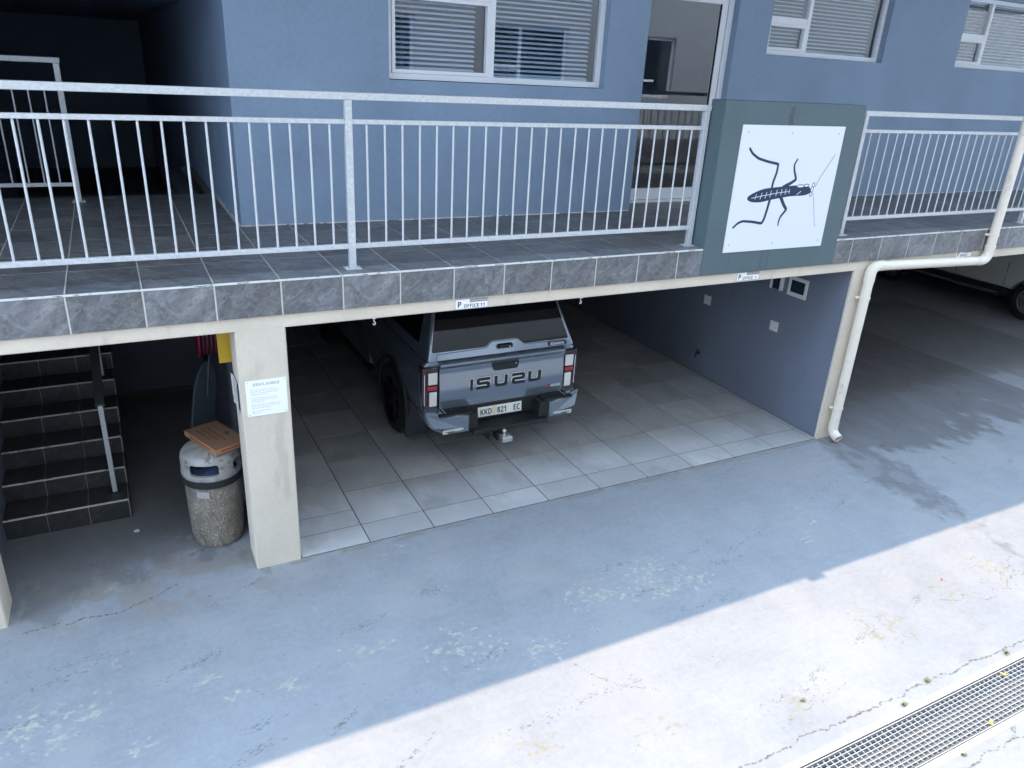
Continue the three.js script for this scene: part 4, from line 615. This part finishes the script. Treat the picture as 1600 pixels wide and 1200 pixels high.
  for (const s of [-1, 1]) for (const q of [[[-1.95, 1.18], [-2.45, 1.18], [-2.45, 1.62], [-2.05, 1.62]], [[-2.52, 1.18], [-3.45, 1.18], [-3.0, 1.63], [-2.52, 1.63]]]) { const g = new THREE.ExtrudeGeometry(new THREE.Shape(roundPoly(q, 0.04).map((p) => new THREE.Vector2(...p))), { depth: 0.006, bevelEnabled: false }); g.rotateY(-Math.PI / 2); const p = g.attributes.position; for (let i = 0; i < p.count; i++) { const y = p.getY(i); p.setX(i, s * (0.91 * (1 - (y - 1.05) * 0.22) + 0.004 + Math.abs(p.getX(i)))); } g.computeVertexNormals(); part('door_window', g, M.blackGlass, car); }
  part('chassis', B(-0.6, 0.6, 0.32, 0.5, -4.7, 0.0, 0.02), M.black, car);
  for (const s of [-1, 1]) { wheel(car, s * 0.80, -0.90, s, 0.385, 0.26, M.rim, 6); wheel(car, s * 0.80, -4.05, s, 0.385, 0.26, M.rim, 6); part('mud_flap', B(s * 0.68, s * 0.92, 0.12, 0.55, -0.47, -0.455, 0.004), M.darkPlastic, car); part('wheel_arch', new THREE.TorusGeometry(0.475, 0.028, 8, 28, Math.PI).rotateY(Math.PI / 2).translate(s * 0.915, 0.40, -0.90), M.black, car); part('side_step', cyl([s * 0.88, 0.40, -1.7], [s * 0.88, 0.40, -3.5], 0.04), M.black, car); }
}
{ // white car in the right-hand bay, side on to the camera
  const white = phys({ color: lin(0.56, 0.55, 0.50), roughness: 0.35, clearcoat: 0.8, clearcoatRoughness: 0.1 });
  const car = thing('white_car', 'white car in the dark right bay, only its lower flank in view', 'car', [16.48, GY, -3.63]);
  const P = roundPoly([[2.2, 0.50], [2.35, 0.70], [2.33, 1.0], [1.35, 1.14], [0.75, 1.62], [-1.5, 1.68], [-2.2, 1.1], [-2.3, 0.7], [-2.2, 0.5]], 0.12);
  const b = new THREE.ExtrudeGeometry(new THREE.Shape(P.map((p) => new THREE.Vector2(-p[0], p[1]))), { depth: 1.62, bevelEnabled: true, bevelSize: 0.06, bevelThickness: 0.08, bevelSegments: 4, bevelOffset: -0.06 }); b.rotateY(Math.PI / 2); b.translate(-0.81, 0, 0);
  { const p = b.attributes.position; for (let i = 0; i < p.count; i++) { const y = p.getY(i); if (y > 1.0) p.setX(i, p.getX(i) * (1 - (y - 1.0) * 0.25)); } b.computeVertexNormals(); }
  const ev = new Evaluator(); ev.useGroups = false; let br = new Brush(b); br.updateMatrixWorld();
  for (const z of [1.47, -1.47]) { const c = new Brush(new THREE.CylinderGeometry(0.42, 0.42, 2.4, 36).rotateZ(Math.PI / 2)); c.position.set(0, 0.37, z); c.updateMatrixWorld(); br = ev.evaluate(br, c, SUBTRACTION); br.updateMatrixWorld(); }
  part('body', br.geometry, white, car); part('floor_pan', B(-0.7, 0.7, 0.3, 0.55, -2.1, 2.1, 0.02), M.black, car);
  for (const s of [-1, 1]) {
    for (const z of [1.47, -1.47]) wheel(car, s * 0.76, z, s, 0.365, 0.23, std({ color: lin(0.3, 0.3, 0.3), roughness: 0.4, metalness: 0.6 }), 5);
    for (const z of [0.93, -0.05]) part('door_seam', B(s * 0.884, s * 0.8925, 0.56, 1.0, z - 0.004, z + 0.004, 0), M.black, car);
    part('side_moulding', B(s * 0.885, s * 0.90, 0.74, 0.80, -0.95, 0.95, 0.004), white, car); part('side_step', cyl([s * 0.94, 0.39, -1.0], [s * 0.94, 0.385, 0.9], 0.03), M.chrome, car); part('sill', B(s * 0.82, s * 0.87, 0.36, 0.5, -1.0, 1.0, 0.01), M.black, car);
    for (const [za, zb] of [[0.1, 0.7], [-0.85, 0.0]]) part('window', B(s * 0.80, s * 0.825, 1.12, 1.50, za, zb, 0.01), M.blackGlass, car);
    part('door_handle', B(s * 0.885, s * 0.905, 0.93, 0.955, 0.1, 0.25, 0.006), white, car);
  }
}

// ---------------------------------------------------------------- the building across the yard, behind the camera, its size shaped for the light
{
  const o = thing('opposite_building', 'pale grey office building across the yard, mirrored in the glass', 'building');
  const ow = std({ map: colourTex(256, 4, (x, y) => { const k = 0.9 + 0.2 * fbm(x * 3, y * 3, 4); return [0.53 * k, 0.51 * k, 0.465 * k]; }), roughness: 0.8 });
  const holes = []; for (const y of [3.35, 6.3, 9.2, 12.1]) for (let x = -6.2; x < 50; x += 3.6) holes.push([x, x + 1.9, y, y + 1.4]);
  const g = wallShape(-8, 54, GY - 0.1, 16, holes, 0.25); g.translate(0, 0, 6.3); part('wall', boxUV(g), ow, o);
  part('walkway', B(-8, 54, 2.22, YL, 5.75, 6.3, 0), M.concrete, o); part('roof', B(-8, 54, 16, 16.15, 6.2, 13, 0), M.roof, o); part('wall', B(-8, 54, GY - 0.1, 16, 12.8, 13, 0), ow, o);
  const pane = B(0, 1.9, 0, 1.4, -0.002, 0.002, 0), fh = B(0, 1.9, 0, 0.07, -0.03, 0.03, 0), fv = B(0, 0.07, 0.07, 1.33, -0.03, 0.03, 0), tr = B(0.07, 0.7, 0.5, 0.57, -0.03, 0.03, 0);
  for (const [a, b, c, d] of holes) { const w = new THREE.Group(); w.name = 'window'; w.position.set(a, c, 6.42); o.add(w); part('frame', fh, M.alu, w); part('frame', fh, M.alu, w).position.y = 1.33; part('frame', fv, M.alu, w); part('frame', fv, M.alu, w).position.x = 1.83; part('mullion', fv, M.alu, w).position.x = 0.7; part('transom', tr, M.alu, w); part('pane', pane, M.blackGlass, w); }
}
renderer.render(scene, camera);
